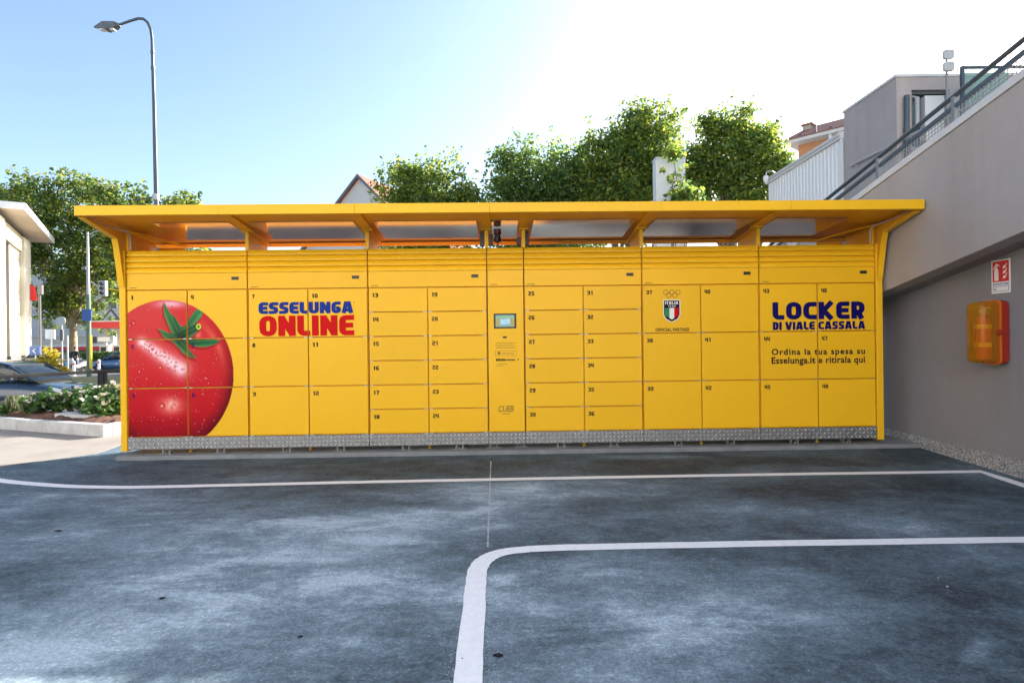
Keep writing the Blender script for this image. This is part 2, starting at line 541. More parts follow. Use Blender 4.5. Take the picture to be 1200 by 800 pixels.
mt['amber'] = amber_mat()
mt['ext_red'] = M('extinguisher red', (0.55, 0.02, 0.015), 0.3)
mt['box_red'] = M('cabinet red', (0.30, 0.022, 0.010), 0.35)
mt['label_yellow'] = M('yellow label', (0.80, 0.60, 0.10), 0.5)


def screen_mat():
    m, nt, p, o = mat_new('lit touch screen')
    p.inputs['Base Color'].default_value = (0.02, 0.03, 0.03, 1)
    p.inputs['Roughness'].default_value = 0.1
    return m


def emis(name, col, e):
    m, nt, p, o = mat_new(name)
    p.inputs['Base Color'].default_value = (*mul(col, 0.4), 1)
    p.inputs['Roughness'].default_value = 0.12
    p.inputs['Emission Color'].default_value = (*col, 1)
    p.inputs['Emission Strength'].default_value = e
    return m


mt['scr_a'] = emis('screen teal', (0.07, 0.16, 0.15), 0.55)
mt['scr_b'] = emis('screen pale', (0.16, 0.27, 0.34), 0.55)
mt['scr_c'] = emis('screen green', (0.10, 0.19, 0.09), 0.55)
mt['scr_d'] = emis('screen ochre', (0.16, 0.13, 0.03), 0.55)


# ------------------------------------------------------------------ mesh builder
class MB:
    def __init__(self):
        self.v, self.f, self.mi = [], [], []
        self.cur = 0

    def add(self, verts, faces):
        b = len(self.v)
        self.v += [tuple(p) for p in verts]
        self.f += [tuple(b + i for i in q) for q in faces]
        self.mi += [self.cur] * len(faces)
        return self

    def box(self, x0, x1, y0, y1, z0, z1):
        return self.add([(x0, y0, z0), (x1, y0, z0), (x1, y1, z0), (x0, y1, z0), (x0, y0, z1), (x1, y0, z1), (x1, y1, z1), (x0, y1, z1)],
                        [(0, 3, 2, 1), (4, 5, 6, 7), (0, 1, 5, 4), (1, 2, 6, 5), (2, 3, 7, 6), (3, 0, 4, 7)])

    def prism(self, poly, axis, a, b):
        """poly: 2D points counter-clockwise, extruded from a to b along axis (x: pts are y,z; y: x,z; z: x,y)"""
        n = len(poly)
        def p3(q, k):
            return {'x': (k, q[0], q[1]), 'y': (q[0], k, q[1]), 'z': (q[0], q[1], k)}[axis]
        vs_ = [p3(q, a) for q in poly] + [p3(q, b) for q in poly]
        fs = [tuple(range(n))[::-1], tuple(range(n, 2 * n))] + [(i, (i + 1) % n, n + (i + 1) % n, n + i) for i in range(n)]
        return self.add(vs_, fs)

    def hexa(self, pts):
        """8 points: bottom four then top four"""
        return self.add(pts, [(0, 3, 2, 1), (4, 5, 6, 7), (0, 1, 5, 4), (1, 2, 6, 5), (2, 3, 7, 6), (3, 0, 4, 7)])

    def tube(self, path, r, n=8, cap=True):
        path = [Vector(p) for p in path]
        rs = r if isinstance(r, (list, tuple)) else [r] * len(path)
        rings = []
        up0 = None
        for i, p in enumerate(path):
            d = (path[min(i + 1, len(path) - 1)] - path[max(i - 1, 0)]).normalized()
            if up0 is None:
                up0 = d.orthogonal().normalized()
            s = (up0 - d * up0.dot(d))
            s = s.normalized() if s.length > 1e-6 else d.orthogonal().normalized()
            up0 = s
            t = d.cross(s)
            rings.append([p + (s * math.cos(2 * math.pi * k / n) + t * math.sin(2 * math.pi * k / n)) * rs[i] for k in range(n)])
        vs_ = [q for rg in rings for q in rg]
        fs = []
        for i in range(len(path) - 1):
            for k in range(n):
                fs.append((i * n + k, i * n + (k + 1) % n, (i + 1) * n + (k + 1) % n, (i + 1) * n + k))
        if cap:
            fs.append(tuple(range(n))[::-1])
            fs.append(tuple((len(path) - 1) * n + k for k in range(n)))
        return self.add(vs_, fs)

    def lathe(self, prof, n=16, c=(0, 0, 0), axis='z'):
        vs_, fs = [], []
        for (r, z) in prof:
            for k in range(n):
                a = 2 * math.pi * k / n
                x, y = r * math.cos(a), r * math.sin(a)
                q = {'z': (x, y, z), 'y': (x, z, y), 'x': (z, x, y)}[axis]
                vs_.append((q[0] + c[0], q[1] + c[1], q[2] + c[2]))
        for i in range(len(prof) - 1):
            for k in range(n):
                fs.append((i * n + k, i * n + (k + 1) % n, (i + 1) * n + (k + 1) % n, (i + 1) * n + k))
        fs.append(tuple(range(n))[::-1])
        fs.append(tuple((len(prof) - 1) * n + k for k in range(n)))
        return self.add(vs_, fs)

    def xf(self, m):
        self.v = [tuple(m @ Vector(p)) for p in self.v]
        return self

    def mesh(self, name, mats, smooth=False, bevel=0.0, seg=2, fixn=True):
        me = bpy.data.meshes.new(name)
        me.from_pydata(self.v, [], self.f)
        for m in (mats if isinstance(mats, (list, tuple)) else [mats]):
            me.materials.append(m)
        if isinstance(mats, (list, tuple)):
            me.polygons.foreach_set('material_index', self.mi)
        if bevel or fixn:
            bm = bmesh.new()
            bm.from_mesh(me)
            if bevel:
                bmesh.ops.remove_doubles(bm, verts=bm.verts, dist=1e-5)
                ed = [e for e in bm.edges if len(e.link_faces) == 2 and e.calc_face_angle(0) > 0.5]
                bmesh.ops.bevel(bm, geom=ed, offset=bevel, segments=seg, affect='EDGES', profile=0.5, clamp_overlap=True)
            if fixn:
                bmesh.ops.recalc_face_normals(bm, faces=bm.faces)
            bm.to_mesh(me)
            bm.free()
        if smooth:
            me.polygons.foreach_set('use_smooth', [True] * len(me.polygons))
            try:
                me.set_sharp_from_angle(angle=R(40))
            except Exception:
                pass
        me.update()
        return me

    def build(self, name, mats, parent=None, smooth=False, bevel=0.0, seg=2, fixn=True):
        return obj(name, self.mesh(name, mats, smooth, bevel, seg, fixn), parent)


def obj(name, me, parent=None, loc=None, rz=None):
    o = bpy.data.objects.new(name, me)
    COL.objects.link(o)
    if parent is not None:
        o.parent = parent
    if loc is not None:
        o.location = loc
    if rz is not None:
        o.rotation_euler = (0, 0, rz)
    return o


def tag(o, label, cat=None, group=None, kind=None):
    o['label'] = label
    if cat:
        o['category'] = cat
    if group:
        o['group'] = group
    if kind:
        o['kind'] = kind
    return o


def thing(name, label, cat, loc=(0, 0, 0), rz=0.0, group=None):
    o = obj(name, None, None, loc, rz)
    o.empty_display_size = 0.1
    return tag(o, label, cat, group)


def struct(o, label=None):
    o['kind'] = 'structure'
    if label:
        o['label'] = label
    return o


def copy_tree(o, parent=None):
    c = o.copy()
    COL.objects.link(c)
    c.parent = parent
    for ch in [q for q in bpy.data.objects if q.parent == o]:
        copy_tree(ch, c)
    return c


def box_mesh(name, m, x0, x1, y0, y1, z0, z1, bevel=0.0):
    return MB().box(x0, x1, y0, y1, z0, z1).mesh(name, m, bevel=bevel)


# ------------------------------------------------------------------ lettering
def round_path(pts, rad, closed=False):
    pts = [Vector(p) for p in pts]
    n = len(pts)
    out = []
    for i, p in enumerate(pts):
        if not closed and i in (0, n - 1):
            out.append(p)
            continue
        a, b = pts[(i - 1) % n], pts[(i + 1) % n]
        da, db = (a - p), (b - p)
        r = min(rad, da.length * 0.49, db.length * 0.49)
        if r < 1e-5:
            out.append(p)
            continue
        pa, pb = p + da.normalized() * r, p + db.normalized() * r
        for k in range(6):
            t = k / 5
            out.append(pa * (1 - t) ** 2 + p * 2 * t * (1 - t) + pb * t * t)
    return out


def stroke(path, tv, th, closed=False):
    """ribbon along a 2D path: tv = thickness of upright strokes, th = of level ones"""
    n = len(path)
    L_, R_ = [], []
    for i, p in enumerate(path):
        if closed:
            d = path[(i + 1) % n] - path[(i - 1) % n]
        else:
            d = path[min(i + 1, n - 1)] - path[max(i - 1, 0)]
        d = d.normalized() if d.length > 1e-9 else Vector((1, 0))
        nx, ny = -d.y, d.x
        k = 1.0
        if not closed and 0 < i < n - 1:
            d1 = (path[i] - path[i - 1]).normalized()
            k = 1 / max(0.5, d1.dot(d))
        L_.append((p.x + nx * tv / 2 * k, p.y + ny * th / 2 * k))
        R_.append((p.x - nx * tv / 2 * k, p.y - ny * th / 2 * k))
    vs_ = L_ + R_
    m = n if closed else n - 1
    fs = [(i, n + i, n + (i + 1) % n, (i + 1) % n) for i in range(m)]
    return vs_, fs


def glyph(c, w, tv, th):
    a, b = tv / 2, th / 2
    T, B, Lx, Rx = 1 - b, b, a, w - a
    rr = 0.34
    P = {
        'O': [([(Lx, T), (Rx, T), (Rx, B), (Lx, B)], rr, True)],
        '0': [([(Lx, T), (Rx, T), (Rx, B), (Lx, B)], rr, True)],
        'D': [([(Lx, T), (Rx, T), (Rx, B), (Lx, B)], 0.3, 'D')],
        'L': [([(Lx, 1), (Lx, B), (w, B)], 0.22, False)],
        'I': [([(w / 2, 1), (w / 2, 0)], 0, False)],
        'E': [([(w, T), (Lx, T), (Lx, B), (w, B)], 0.2, False), ([(Lx, .5), (w * .93, .5)], 0, False)],
        'C': [([(w, T), (Lx, T), (Lx, B), (w, B)], 0.3, False)],
        'S': [([(w, T), (Lx, T), (Lx, .5), (Rx, .5), (Rx, B), (0, B)], 0.22, False)],
        'U': [([(Lx, 1), (Lx, B), (Rx, B), (Rx, 1)], 0.3, False)],
        'G': [([(w, T), (Lx, T), (Lx, B), (Rx, B), (Rx, .46), (w * .5, .46)], 0.26, False)],
        'N': [([(Lx, 0), (Lx, 1)], 0, False), ([(Rx, 0), (Rx, 1)], 0, False), ([(Lx * 1.05, .9), (Rx - Lx * .05, .1)], 0, False)],
        'A': [([(Lx * .9, 0), (w * .42, 1)], 0, False), ([(w * .58, 1), (w - Lx * .9, 0)], 0, False), ([(w * .25, .27), (w * .75, .27)], 0, False), ([(w * .3, T), (w * .7, T)], 0, False)],
        'V': [([(Lx * .9, 1), (w * .45, 0)], 0, False), ([(w * .55, 0), (w - Lx * .9, 1)], 0, False), ([(w * .34, B), (w * .66, B)], 0, False)],
        'K': [([(Lx, 0), (Lx, 1)], 0, False), ([(Lx * 1.6, .46), (w - Lx * .9, 1)], 0, False), ([(Lx * 1.6, .54), (w - Lx * .9, 0)], 0, False)],
        'R': [([(Lx, 0), (Lx, 1)], 0, False), ([(Lx, T), (Rx, T), (Rx, .4), (Lx, .4)], 0.22, False), ([(w * .5, .42), (w - Lx, 0)], 0, False)],
        'T': [([(w / 2, 1), (w / 2, 0)], 0, False), ([(0, T), (w, T)], 0, False)],
        'M': [([(Lx, 0), (Lx, 1)], 0, False), ([(Rx, 0), (Rx, 1)], 0, False), ([(Lx, .95), (w / 2, .3), (Rx, .95)], 0, False)],
        '1': [([(w * .62, 0), (w * .62, 1)], 0, False), ([(w * .2, T), (w * .62, T)], 0, False)],
        '2': [([(0, T), (Rx, T), (Rx, .5), (Lx, .5), (Lx, B), (w, B)], 0.2, False)],
        '3': [([(0, T), (Rx, T), (Rx, B), (0, B)], 0.2, False), ([(w * .2, .5), (Rx, .5)], 0, False)],
        '4': [([(Lx, 1), (Lx, .36), (w, .36)], 0.1, False), ([(Rx, 1), (Rx, 0)], 0, False)],
        '5': [([(w, T), (Lx, T), (Lx, .52), (Rx, .52), (Rx, B), (0, B)], 0.16, False)],
        '6': [([(w, T), (Lx, T), (Lx, B), (Rx, B), (Rx, .5), (Lx, .5)], 0.2, False)],
        '7': [([(0, T), (Rx, T), (w * .4, 0)], 0.1, False)],
        '8': [([(Lx, T), (Rx, T), (Rx, B), (Lx, B)], 0.25, True), ([(Lx, .5), (Rx, .5)], 0, False)],
        '9': [([(0, B), (Rx, B), (Rx, T), (Lx, T), (Lx, .5), (Rx, .5)], 0.2, False)],
    }[c]
    out = []
    for pts, rad, cl in P:
        if cl == 'D':
            vv = [Vector(p) for p in pts]
            core = round_path([pts[0], pts[1], pts[2], pts[3]], rad, False)
            out.append(stroke(core, tv, th))
            out.append(stroke([Vector((Lx, 0)), Vector((Lx, 1))], tv, th))
        else:
            path = round_path([(p[0], p[1]) for p in pts], rad, bool(cl))
            out.append(stroke(path, tv, th, bool(cl)))
    return out


GW = {'I': 0.36, '1': 0.6, 'N': 0.92, 'M': 1.05, 'O': 0.92, 'A': 0.98, 'V': 0.98, 'U': 0.88, 'K': 0.95, 'L': 0.70}


def block_text(txt, x0, x1, z0, z1, y, tvf=0.34, thf=0.25, gap=0.09, space=0.35):
    """heavy block lettering fitted into the rectangle, standing in the x-z plane at depth y"""
    ws = []
    for c in txt:
        ws.append(space if c == ' ' else GW.get(c, 0.80) * (1 if c != 'I' else tvf / 0.36))
    tot = sum(ws) + gap * (len(txt) - 1)
    hgt = z1 - z0
    sx = (x1 - x0) / tot
    mb = MB()
    x = 0.0
    k = 0
    for c, w in zip(txt, ws):
        if c != ' ':
            for vs_, fs in glyph(c, w, tvf, thf):
                mb.add([(x0 + (x + p[0]) * sx, y - 0.00012 * (k % 4), z0 + p[1] * hgt) for p in vs_], fs)
                k += 1
        x += w + gap
    return mb


def font_mesh(txt, name, m, x0, x1, z0, z1, y, bold=0.0, shear=0.0, spacing=1.0, fit=True):
    cu = bpy.data.curves.new(name, 'FONT')
    cu.body = txt
    cu.offset = bold
    cu.shear = shear
    cu.space_character = spacing
    cu.resolution_u = 3
    tmp = bpy.data.objects.new(name, cu)
    COL.objects.link(tmp)
    dg = bpy.context.evaluated_depsgraph_get()
    me = bpy.data.meshes.new_from_object(tmp.evaluated_get(dg))
    bpy.data.objects.remove(tmp)
    bpy.data.curves.remove(cu)
    n = len(me.vertices)
    co = np.empty(n * 3, dtype=np.float32)
    me.vertices.foreach_get('co', co)
    co = co.reshape(-1, 3)
    mn, mx = co.min(0), co.max(0)
    X = x0 + (co[:, 0] - mn[0]) / (mx[0] - mn[0]) * (x1 - x0)
    Z = z0 + (co[:, 1] - mn[1]) / (mx[1] - mn[1]) * (z1 - z0)
    me.vertices.foreach_set('co', np.stack([X, np.full(n, y), Z], 1).astype(np.float32).ravel())
    me.materials.clear()
    me.materials.append(m)
    me.update()
    return me


def cut_gap(me, lo, hi):
    """leave the printed film open where it crosses the joint between two doors"""
    bm = bmesh.new()
    bm.from_mesh(me)
    for x in (lo, hi):
        bmesh.ops.bisect_plane(bm, geom=list(bm.verts) + list(bm.edges) + list(bm.faces), plane_co=(x, 0, 0), plane_no=(1, 0, 0))
    kill = [f for f in bm.faces if lo < f.calc_center_median().x < hi]
    bmesh.ops.delete(bm, geom=kill, context='FACES')
    bm.to_mesh(me)
    bm.free()
    me.update()
    return me


# ================================================================== SETTING
# low ground of the town, the street, and the parking slab that stands 0.55 m above it
LOW = -0.55
struct(MB().add([(-1500, -1500, LOW - .004), (1500, -1500, LOW - .004), (1500, 1500, LOW - .004), (-1500, 1500, LOW - .004)], [(0, 1, 2, 3)]).build('ground', mt['earth'], fixn=False), 'pale paved town ground beyond the car park')

edge = [(-8.05, 14.4), (-9.75, 11.0), (-12.5, 5.5), (-16.0, -2.0), (-20, -30), (40, -30), (40, 14.4)]
slab = MB().prism(edge[::-1] if False else edge, 'z', LOW - 0.3, 0.0)
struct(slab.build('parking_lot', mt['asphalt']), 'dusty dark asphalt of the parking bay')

# street running past behind the fence, verge and far carriageway
road = MB().add([(-60, 13.0, LOW), (-8, 14.6, LOW), (30, 16.0, LOW), (30, 22.0, LOW), (-8, 21.0, LOW), (-60, 19.0, LOW)], [(0, 1, 4, 5), (1, 2, 3, 4)])
struct(road.build('road', mt['road'], fixn=False), 'grey street asphalt past the fence')
road2 = MB().add([(-120, 37, LOW), (60, 37, LOW), (60, 50, LOW), (-120, 50, LOW)], [(0, 1, 2, 3)])
struct(road2.build('road', mt['road'], fixn=False), 'far carriageway beyond the dry verge')
# uneven grass verge
gx = np.linspace(-60, 20, 120)
gy = np.linspace(23.5, 34.5, 24)
rng = np.random.default_rng(3)
hh = rng.random((24, 120)) * 0.10
hh[0] = hh[-1] = -0.02
vv = [(float(x), float(y), LOW + 0.02 + float(hh[j, i])) for j, y in enumerate(gy) for i, x in enumerate(gx)]
ff = [(j * 120 + i, j * 120 + i + 1, (j + 1) * 120 + i + 1, (j + 1) * 120 + i) for j in range(23) for i in range(119)]
g = MB().add(vv, ff).build('grass_verge', mt['grass'], fixn=False)
tag(g, 'dry yellow grass verge beside the street', 'grass', kind='stuff')


# pale pavement sheet: cut along the shadow edge, sunlight put into its colour
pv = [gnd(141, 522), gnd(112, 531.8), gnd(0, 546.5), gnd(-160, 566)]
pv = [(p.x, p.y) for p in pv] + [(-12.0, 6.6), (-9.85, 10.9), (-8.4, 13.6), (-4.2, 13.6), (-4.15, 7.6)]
struct(MB().prism(pv[::-1], 'z', -0.02, 0.004).build('pavement', mt['sunlit_paving'], bevel=0.003), 'pale pavement sheet cut and coloured to read as sunlit ground left of the lockers')


# painted bay lines
def ribbon(pts, width, z, name):
    pts = [Vector((p[0], p[1], 0)) for p in pts]
    L_, R_ = [], []
    for i, p in enumerate(pts):
        d = (pts[min(i + 1, len(pts) - 1)] - pts[max(i - 1, 0)]).normalized()
        nrm = Vector((-d.y, d.x, 0))
        k = 1.0
        if 0 < i < len(pts) - 1:
            k = 1 / max(0.4, (pts[i] - pts[i - 1]).normalized().dot(d))
        j = rnd.uniform(-0.0025, 0.0025)
        L_.append(p + nrm * (width / 2 * k + j) + Vector((0, 0, z)))
        R_.append(p - nrm * (width / 2 * k - j) + Vector((0, 0, z)))
    n = len(pts)
    return MB().add(L_ + R_, [(i, n + i, n + i + 1, i + 1) for i in range(n - 1)])


def catmull(pts, per=8):
    out = []
    P = [pts[0]] + list(pts) + [pts[-1]]
    for i in range(1, len(P) - 2):
        for k in range(per):
            t = k / per
            a, b, c, d = P[i - 1], P[i], P[i + 1], P[i + 2]
            out.append(0.5 * ((2 * b) + (c - a) * t + (2 * a - 5 * b + 4 * c - d) * t * t + (3 * b - a - 3 * c + d) * t ** 3))
    out.append(P[-2])
    return out


l1 = [gnd(*q) for q in ((-70, 552), (0, 563), (45, 567.5), (85, 570), (140, 571), (200, 570.2), (400, 565.5), (575, 562), (860, 556.8), (1100, 553.3))]
l1 = catmull(l1)
c1, c2 = gnd(1149, 552.6), gnd(1200, 569.0)
d12 = (c2 - c1)
l1 += [c1, c1 + d12 * 0.5, c2, c1 + d12 * 4, c1 + d12 * 8]
struct(ribbon(l1, 0.105, 0.004, 'l').build('parking_line', mt['line'], fixn=False), 'long white painted line running along the front of the yellow lockers')
l2 = [gnd(*q) for q in ((1300, 631.0), (1200, 632.5), (900, 637), (700, 641), (640, 642.5), (606, 644.8), (585, 648.5), (570, 655), (561.5, 664), (558.5, 676), (555.5, 710), (548, 800))]
l2 = catmull(l2)
dd = (l2[-1] - l2[-2]).normalized()
l2 += [l2[-1] + dd * k for k in (0.8, 2.0)]
l2 = [gnd(1300, 631.0) + Vector((0.6, 0.0, 0))] + l2
struct(ribbon(l2, 0.107, 0.004, 'l').build('parking_line', mt['line'], fixn=False), 'white bay line turning a rounded corner towards the camera')
# chalk snap line: a row of dabs of uneven width
chalk = MB()
pa, pb = gnd(575.3, 540.5), gnd(571.5, 641)
nseg = 60
for i in range(nseg):
    t0, t1 = i / nseg, (i + 1.02) / nseg
    w = rnd.uniform(0.0025, 0.0065)
    q0, q1 = pa.lerp(pb, t0), pa.lerp(pb, t1)
    chalk.add([(q0.x - w, q0.y, 0.003), (q0.x + w, q0.y, 0.003), (q1.x + w, q1.y, 0.003), (q1.x - w, q1.y, 0.003)], [(0, 1, 2, 3)])
struct(chalk.build('chalk_line', mt['chalk'], fixn=False), 'thin white chalk line on the asphalt pointing at the lockers')
# overspray specks beside the wide line
sp = MB()
for i in range(300):
    y = rnd.uniform(655, 830)
    side = rnd.choice((-1, 1))
    c = gnd(556 - (y - 670) * 0.06, y)
    off = side * (0.056 + abs(rnd.gauss(0, 0.03)))
    s = rnd.uniform(0.0008, 0.0024)
    a = rnd.uniform(0, 3)
    ca, sa = math.cos(a) * s, math.sin(a) * s
    x0, y0 = c.x + off, c.y
    sp.add([(x0 + ca, y0 + sa, .003), (x0 - sa, y0 + ca, .003), (x0 - ca, y0 - sa, .003), (x0 + sa, y0 - ca, .003)], [(0, 1, 2, 3)])
sp_o = sp.build('paint_specks', mt['line'], fixn=False)
tag(sp_o, 'white paint overspray specks along the wide bay line', 'paint specks', kind='stuff')
# small dark tar spots
for k, (x, y, r_, lab) in enumerate(((584, 768, 0.017, 'dark oval tar spot beside the wide white line'), (190, 701, 0.013, 'dark tar spot on the pale dusty asphalt at left'), (68, 622, 0.020, 'dark scuffed tar patch near the left edge'), (352, 746, 0.010, 'tiny dark tar spot in the middle of the asphalt'))):
    c = gnd(x, y)
    n = 14
    pts = [(c.x + r_ * 1.25 * math.cos(2 * math.pi * i / n) * rnd.uniform(.8, 1.15), c.y + r_ * math.sin(2 * math.pi * i / n) * rnd.uniform(.8, 1.15), 0.003) for i in range(n)]
    struct(MB().add(pts, [tuple(range(n))]).build('tar_spot', mt['tar'], fixn=False), lab)
# stray debris on the yard
peb = MB()
for i in range(26):
    c = gnd(rnd.uniform(0, 1200), rnd.uniform(545, 800))
    s = rnd.uniform(0.003, 0.009)
    peb.lathe([(s * .5, 0), (s, s * .4), (s * .6, s * .8)], 5, (c.x, c.y, 0.001))
o = peb.build('loose_grit', mt['pebble'])
tag(o, 'loose grit scattered on the asphalt', 'grit', kind='stuff')

# concrete pad under the lockers
pad = MB()
pp = []
A = LK_O
nrm = Vector((-LK_D.y, LK_D.x, 0))
def LW(s, t):
    q = A + LK_D * s + nrm * t
    return (q.x, q.y)
front = [LW(-0.09 + (8.95 * i / 60), -0.085 + rnd.uniform(-.006, .006)) for i in range(61)]
outline = front + [LW(8.86, 0.9), LW(-0.12, 0.9)]
pad.prism(outline, 'z', -0.05, 0.045)
struct(pad.build('concrete_pad', mt['concrete'], bevel=0.012), 'low concrete pad under the yellow lockers')


# ================================================================== PARCEL LOCKER
LKR = thing('parcel_locker', 'long yellow parcel locker bank with canopy and tomato print', 'parcel locker', LK_O, LK_A)
W1, W2, TOT = 1.331, 0.414, 8.40
mods = []
s = 0.0
for i in range(7):
    w = W2 if i == 3 else W1
    mods.append((s, s + w))
    s += w
ZB, Z1, Z2, ZT, ZH = 0.238, 0.780, 1.322, 1.866, 2.303      # bottom, rows, door top, header top
GAP = 0.012
carc = MB()
for (a, b) in mods:
    carc.box(a + 0.004, b - 0.004, 0.030, 0.62, ZB - 0.02, ZH - 0.006)
carc.build('carcass', mt['yellow_dull'], LKR)
for x0, x1, nm in ((-0.072, -0.004, 0), (TOT + 0.004, TOT + 0.078, 1)):
    MB().box(x0, x1, -0.012, 0.64, 0.085, ZH + 0.004).build('side_post', mt['yellow'], LKR, bevel=0.006)

# doors --------------------------------------------------------------
PX = lambda x, y: lk(x, y)
door_cache = {}


def door_mesh(w, h):
    key = (round(w, 3), round(h, 3))
    if key not in door_cache:
        door_cache[key] = box_mesh('door', mt['yellow'], 0, w, 0, 0.024, 0, h, bevel=0.0035)
    return door_cache[key]


hinge_me = MB().box(-0.018, 0.018, 0.002, 0.016, -0.004, 0.004).mesh('hinge', mt['zinc'])
doors = {}


def add_door(num, x0, x1, z0, z1):
    ga = GAP / 2
    d = obj('door', door_mesh(x1 - x0 - 2 * ga, z1 - z0 - 2 * ga), LKR, (x0 + ga, rnd.uniform(-.0012, .0012), z0 + ga))
    w, h = x1 - x0 - 2 * ga, z1 - z0 - 2 * ga
    t = str(num)
    tw = 0.066 if len(t) == 2 else 0.030
    zt = h - 0.052
    mb = block_text(t, 0.038, 0.038 + tw, zt - 0.046, zt, -0.0024, tvf=0.30, thf=0.20, gap=0.14)
    no = mb.build('door_number', mt['navy_ink'] if num in (2, 3, 5, 6) else mt['ink'], d, fixn=False)
    for hx in (0.026, w - 0.026):
        obj('hinge', hinge_me, d, (hx, 0.0, -GAP / 2))
    doors[num] = (d, x0 + ga, z0 + ga, w, h)
    return d


n0 = 1
for mi, (a, b) in enumerate(mods):
    if mi == 3:
        continue
    mid = (a + b) / 2
    rows = 6 if mi in (2, 4) else 3
    for half in (0, 1):
        for r_ in range(rows):
            hgt = (ZT - ZB) / rows
            zt = ZT - r_ * hgt
            x0, x1 = (a + 0.005, mid) if half == 0 else (mid, b - 0.005)
            add_door(n0, x0, x1, zt - hgt, zt)
            n0 += 1

# header panels with four louvre slats each -------------------------
lv0, lvh = ZH, 0.0625
for mi, (a, b) in enumerate(mods):
    zl = ZH - 4 * lvh
    hp = MB().box(a + 0.007, b - 0.007, 0.0, 0.026, ZT + GAP / 2, zl - 0.002).build('header_panel', mt['yellow'], LKR, bevel=0.003)
    prof = []
    for k in range(9):
        t = k / 8
        prof.append((0.020 - 0.026 * math.sin(math.pi * min(1, t * 1.08) * 0.62) ** 1.3, lvh * (1 - t)))
    prof = [(0.034, lvh)] + prof + [(0.034, 0.0)]
    sl = MB().prism(prof, 'x', a + 0.007, b - 0.007).mesh('slat', mt['yellow'], smooth=True)
    for k in range(4):
        obj('slat', sl, hp, (0, 0, zl + k * lvh))
    if mi != 3:
        lx = b - 0.135
        MB().box(lx - 0.040, lx + 0.040, -0.003, 0.004, ZT + 0.105, ZT + 0.140).build('lock_slot', mt['black'], hp, bevel=0.002)
    # small printed line near the foot of the header
    MB().box(a + 0.04, a + 0.115, -0.0012, 0.002, ZT + 0.022, ZT + 0.029).build('small_print', mt['brown_ink'], hp)

# console ------------------------------------------------------------
ca, cb = mods[3]
con = MB().box(ca + 0.009, cb - 0.009, 0.0, 0.024, ZB + GAP / 2, ZT - GAP / 2).build('console_panel', mt['yellow'], LKR, bevel=0.0035)
sx0, sz1 = PX(578.5, 367.5)
sx1, sz0 = PX(605, 384.5)
MB().box(sx0, sx1, -0.006, 0.006, sz0, sz1).build('screen_bezel', mt['black'], con, bevel=0.003)
ew, eh = (sx1 - sx0), (sz1 - sz0)
ix0, ix1, iz0, iz1 = sx0 + ew * .08, sx1 - ew * .08, sz0 + eh * .1, sz1 - eh * .1
scr = MB()
scr.cur = 0
scr.box(ix0, ix1, -0.0072, -0.005, iz0, iz1)
scr.cur = 1
scr.box(ix0 + (ix1 - ix0) * .26, ix0 + (ix1 - ix0) * .55, -0.0082, -0.0076, iz0 + (iz1 - iz0) * .2, iz1 - (iz1 - iz0) * .34)
scr.box(ix0 + (ix1 - ix0) * .57, ix0 + (ix1 - ix0) * .76, -0.0082, -0.0076, iz0 + (iz1 - iz0) * .24, iz1 - (iz1 - iz0) * .3)
scr.cur = 2
scr.box(ix0, ix1, -0.0081, -0.0077, iz1 - (iz1 - iz0) * .24, iz1 - (iz1 - iz0) * .10)
scr.cur = 3
scr.box(ix0, ix0 + (ix1 - ix0) * .2, -0.0081, -0.0077, iz0 + (iz1 - iz0) * .05, iz1 - (iz1 - iz0) * .3)
scr.box(ix0 + (ix1 - ix0) * .8, ix1, -0.0081, -0.0077, iz0 + (iz1 - iz0) * .05, iz1 - (iz1 - iz0) * .3)
scr.build('screen', [mt['scr_a'], mt['scr_b'], mt['scr_c'], mt['scr_d']], con)
bx, bz = PX(591.5, 395)
MB().box(bx - 0.021, bx + 0.021, -0.003, 0.004, bz - 0.011, bz + 0.011).build('scanner_window', mt['black'], con, bevel=0.002)
# printed instructions, too small to read: broken rules of ink
pr = MB()
for row, (yy, xa, xb) in enumerate(((401.5, 581, 604), (403.6, 581, 602), (405.6, 581, 604.5), (407.6, 581.5, 604), (426.2, 582, 595), (428.4, 582, 590))):
    xx = xa
    while xx < xb:
        ln = rnd.uniform(0.8, 2.6)
        q0, zz = PX(xx, yy)
        q1, _ = PX(min(xb, xx + ln), yy)
        pr.box(q0, q1, -0.0010, 0.002, zz - 0.0028, zz + 0.0028)
        xx += ln + rnd.uniform(0.4, 0.8)
pr.build('instruction_print', mt['brown_ink'], con)
fr = MB()
fx0, fz1 = PX(580.5, 411)
fx1, fz0 = PX(605, 416.5)
for q in ((fx0, fx1, fz1 - .003, fz1), (fx0, fx1, fz0, fz0 + .003), (fx0, fx0 + .003, fz0 + .0031, fz1 - .0031), (fx1 - .003, fx1, fz0 + .0031, fz1 - .0031)):
    fr.box(q[0], q[1], -0.001, 0.002, q[2], q[3])
q0, zz = PX(583.2, 415.2)
q1, z2 = PX(586.4, 412.2)
fr.box(q0, q1, -0.001, 0.002, zz, z2)
xx = 588.5
while xx < 601.5:
    ln = rnd.uniform(0.8, 2.2)
    q0, zz = PX(xx, 414)
    q1, _ = PX(xx + ln, 414)
    fr.box(q0, q1, -0.001, 0.002, zz - .005, zz + .005)
    xx += ln + .5
fr.build('notice_frame', mt['brown_ink'], con)
tl = MB()
xx = 581.2
k = 0
while xx < 603:
    ln = rnd.uniform(0.9, 1.7)
    q0, zz = PX(xx, 421.5)
    q1, _ = PX(min(603.4, xx + ln), 421.5)
    hh_ = 0.013 if xx < 591 else 0.008
    tl.box(q0, q1, -0.001, 0.002, zz - hh_, zz + hh_)
    xx += ln + 0.35
q0, zz = PX(607.3, 421.0)
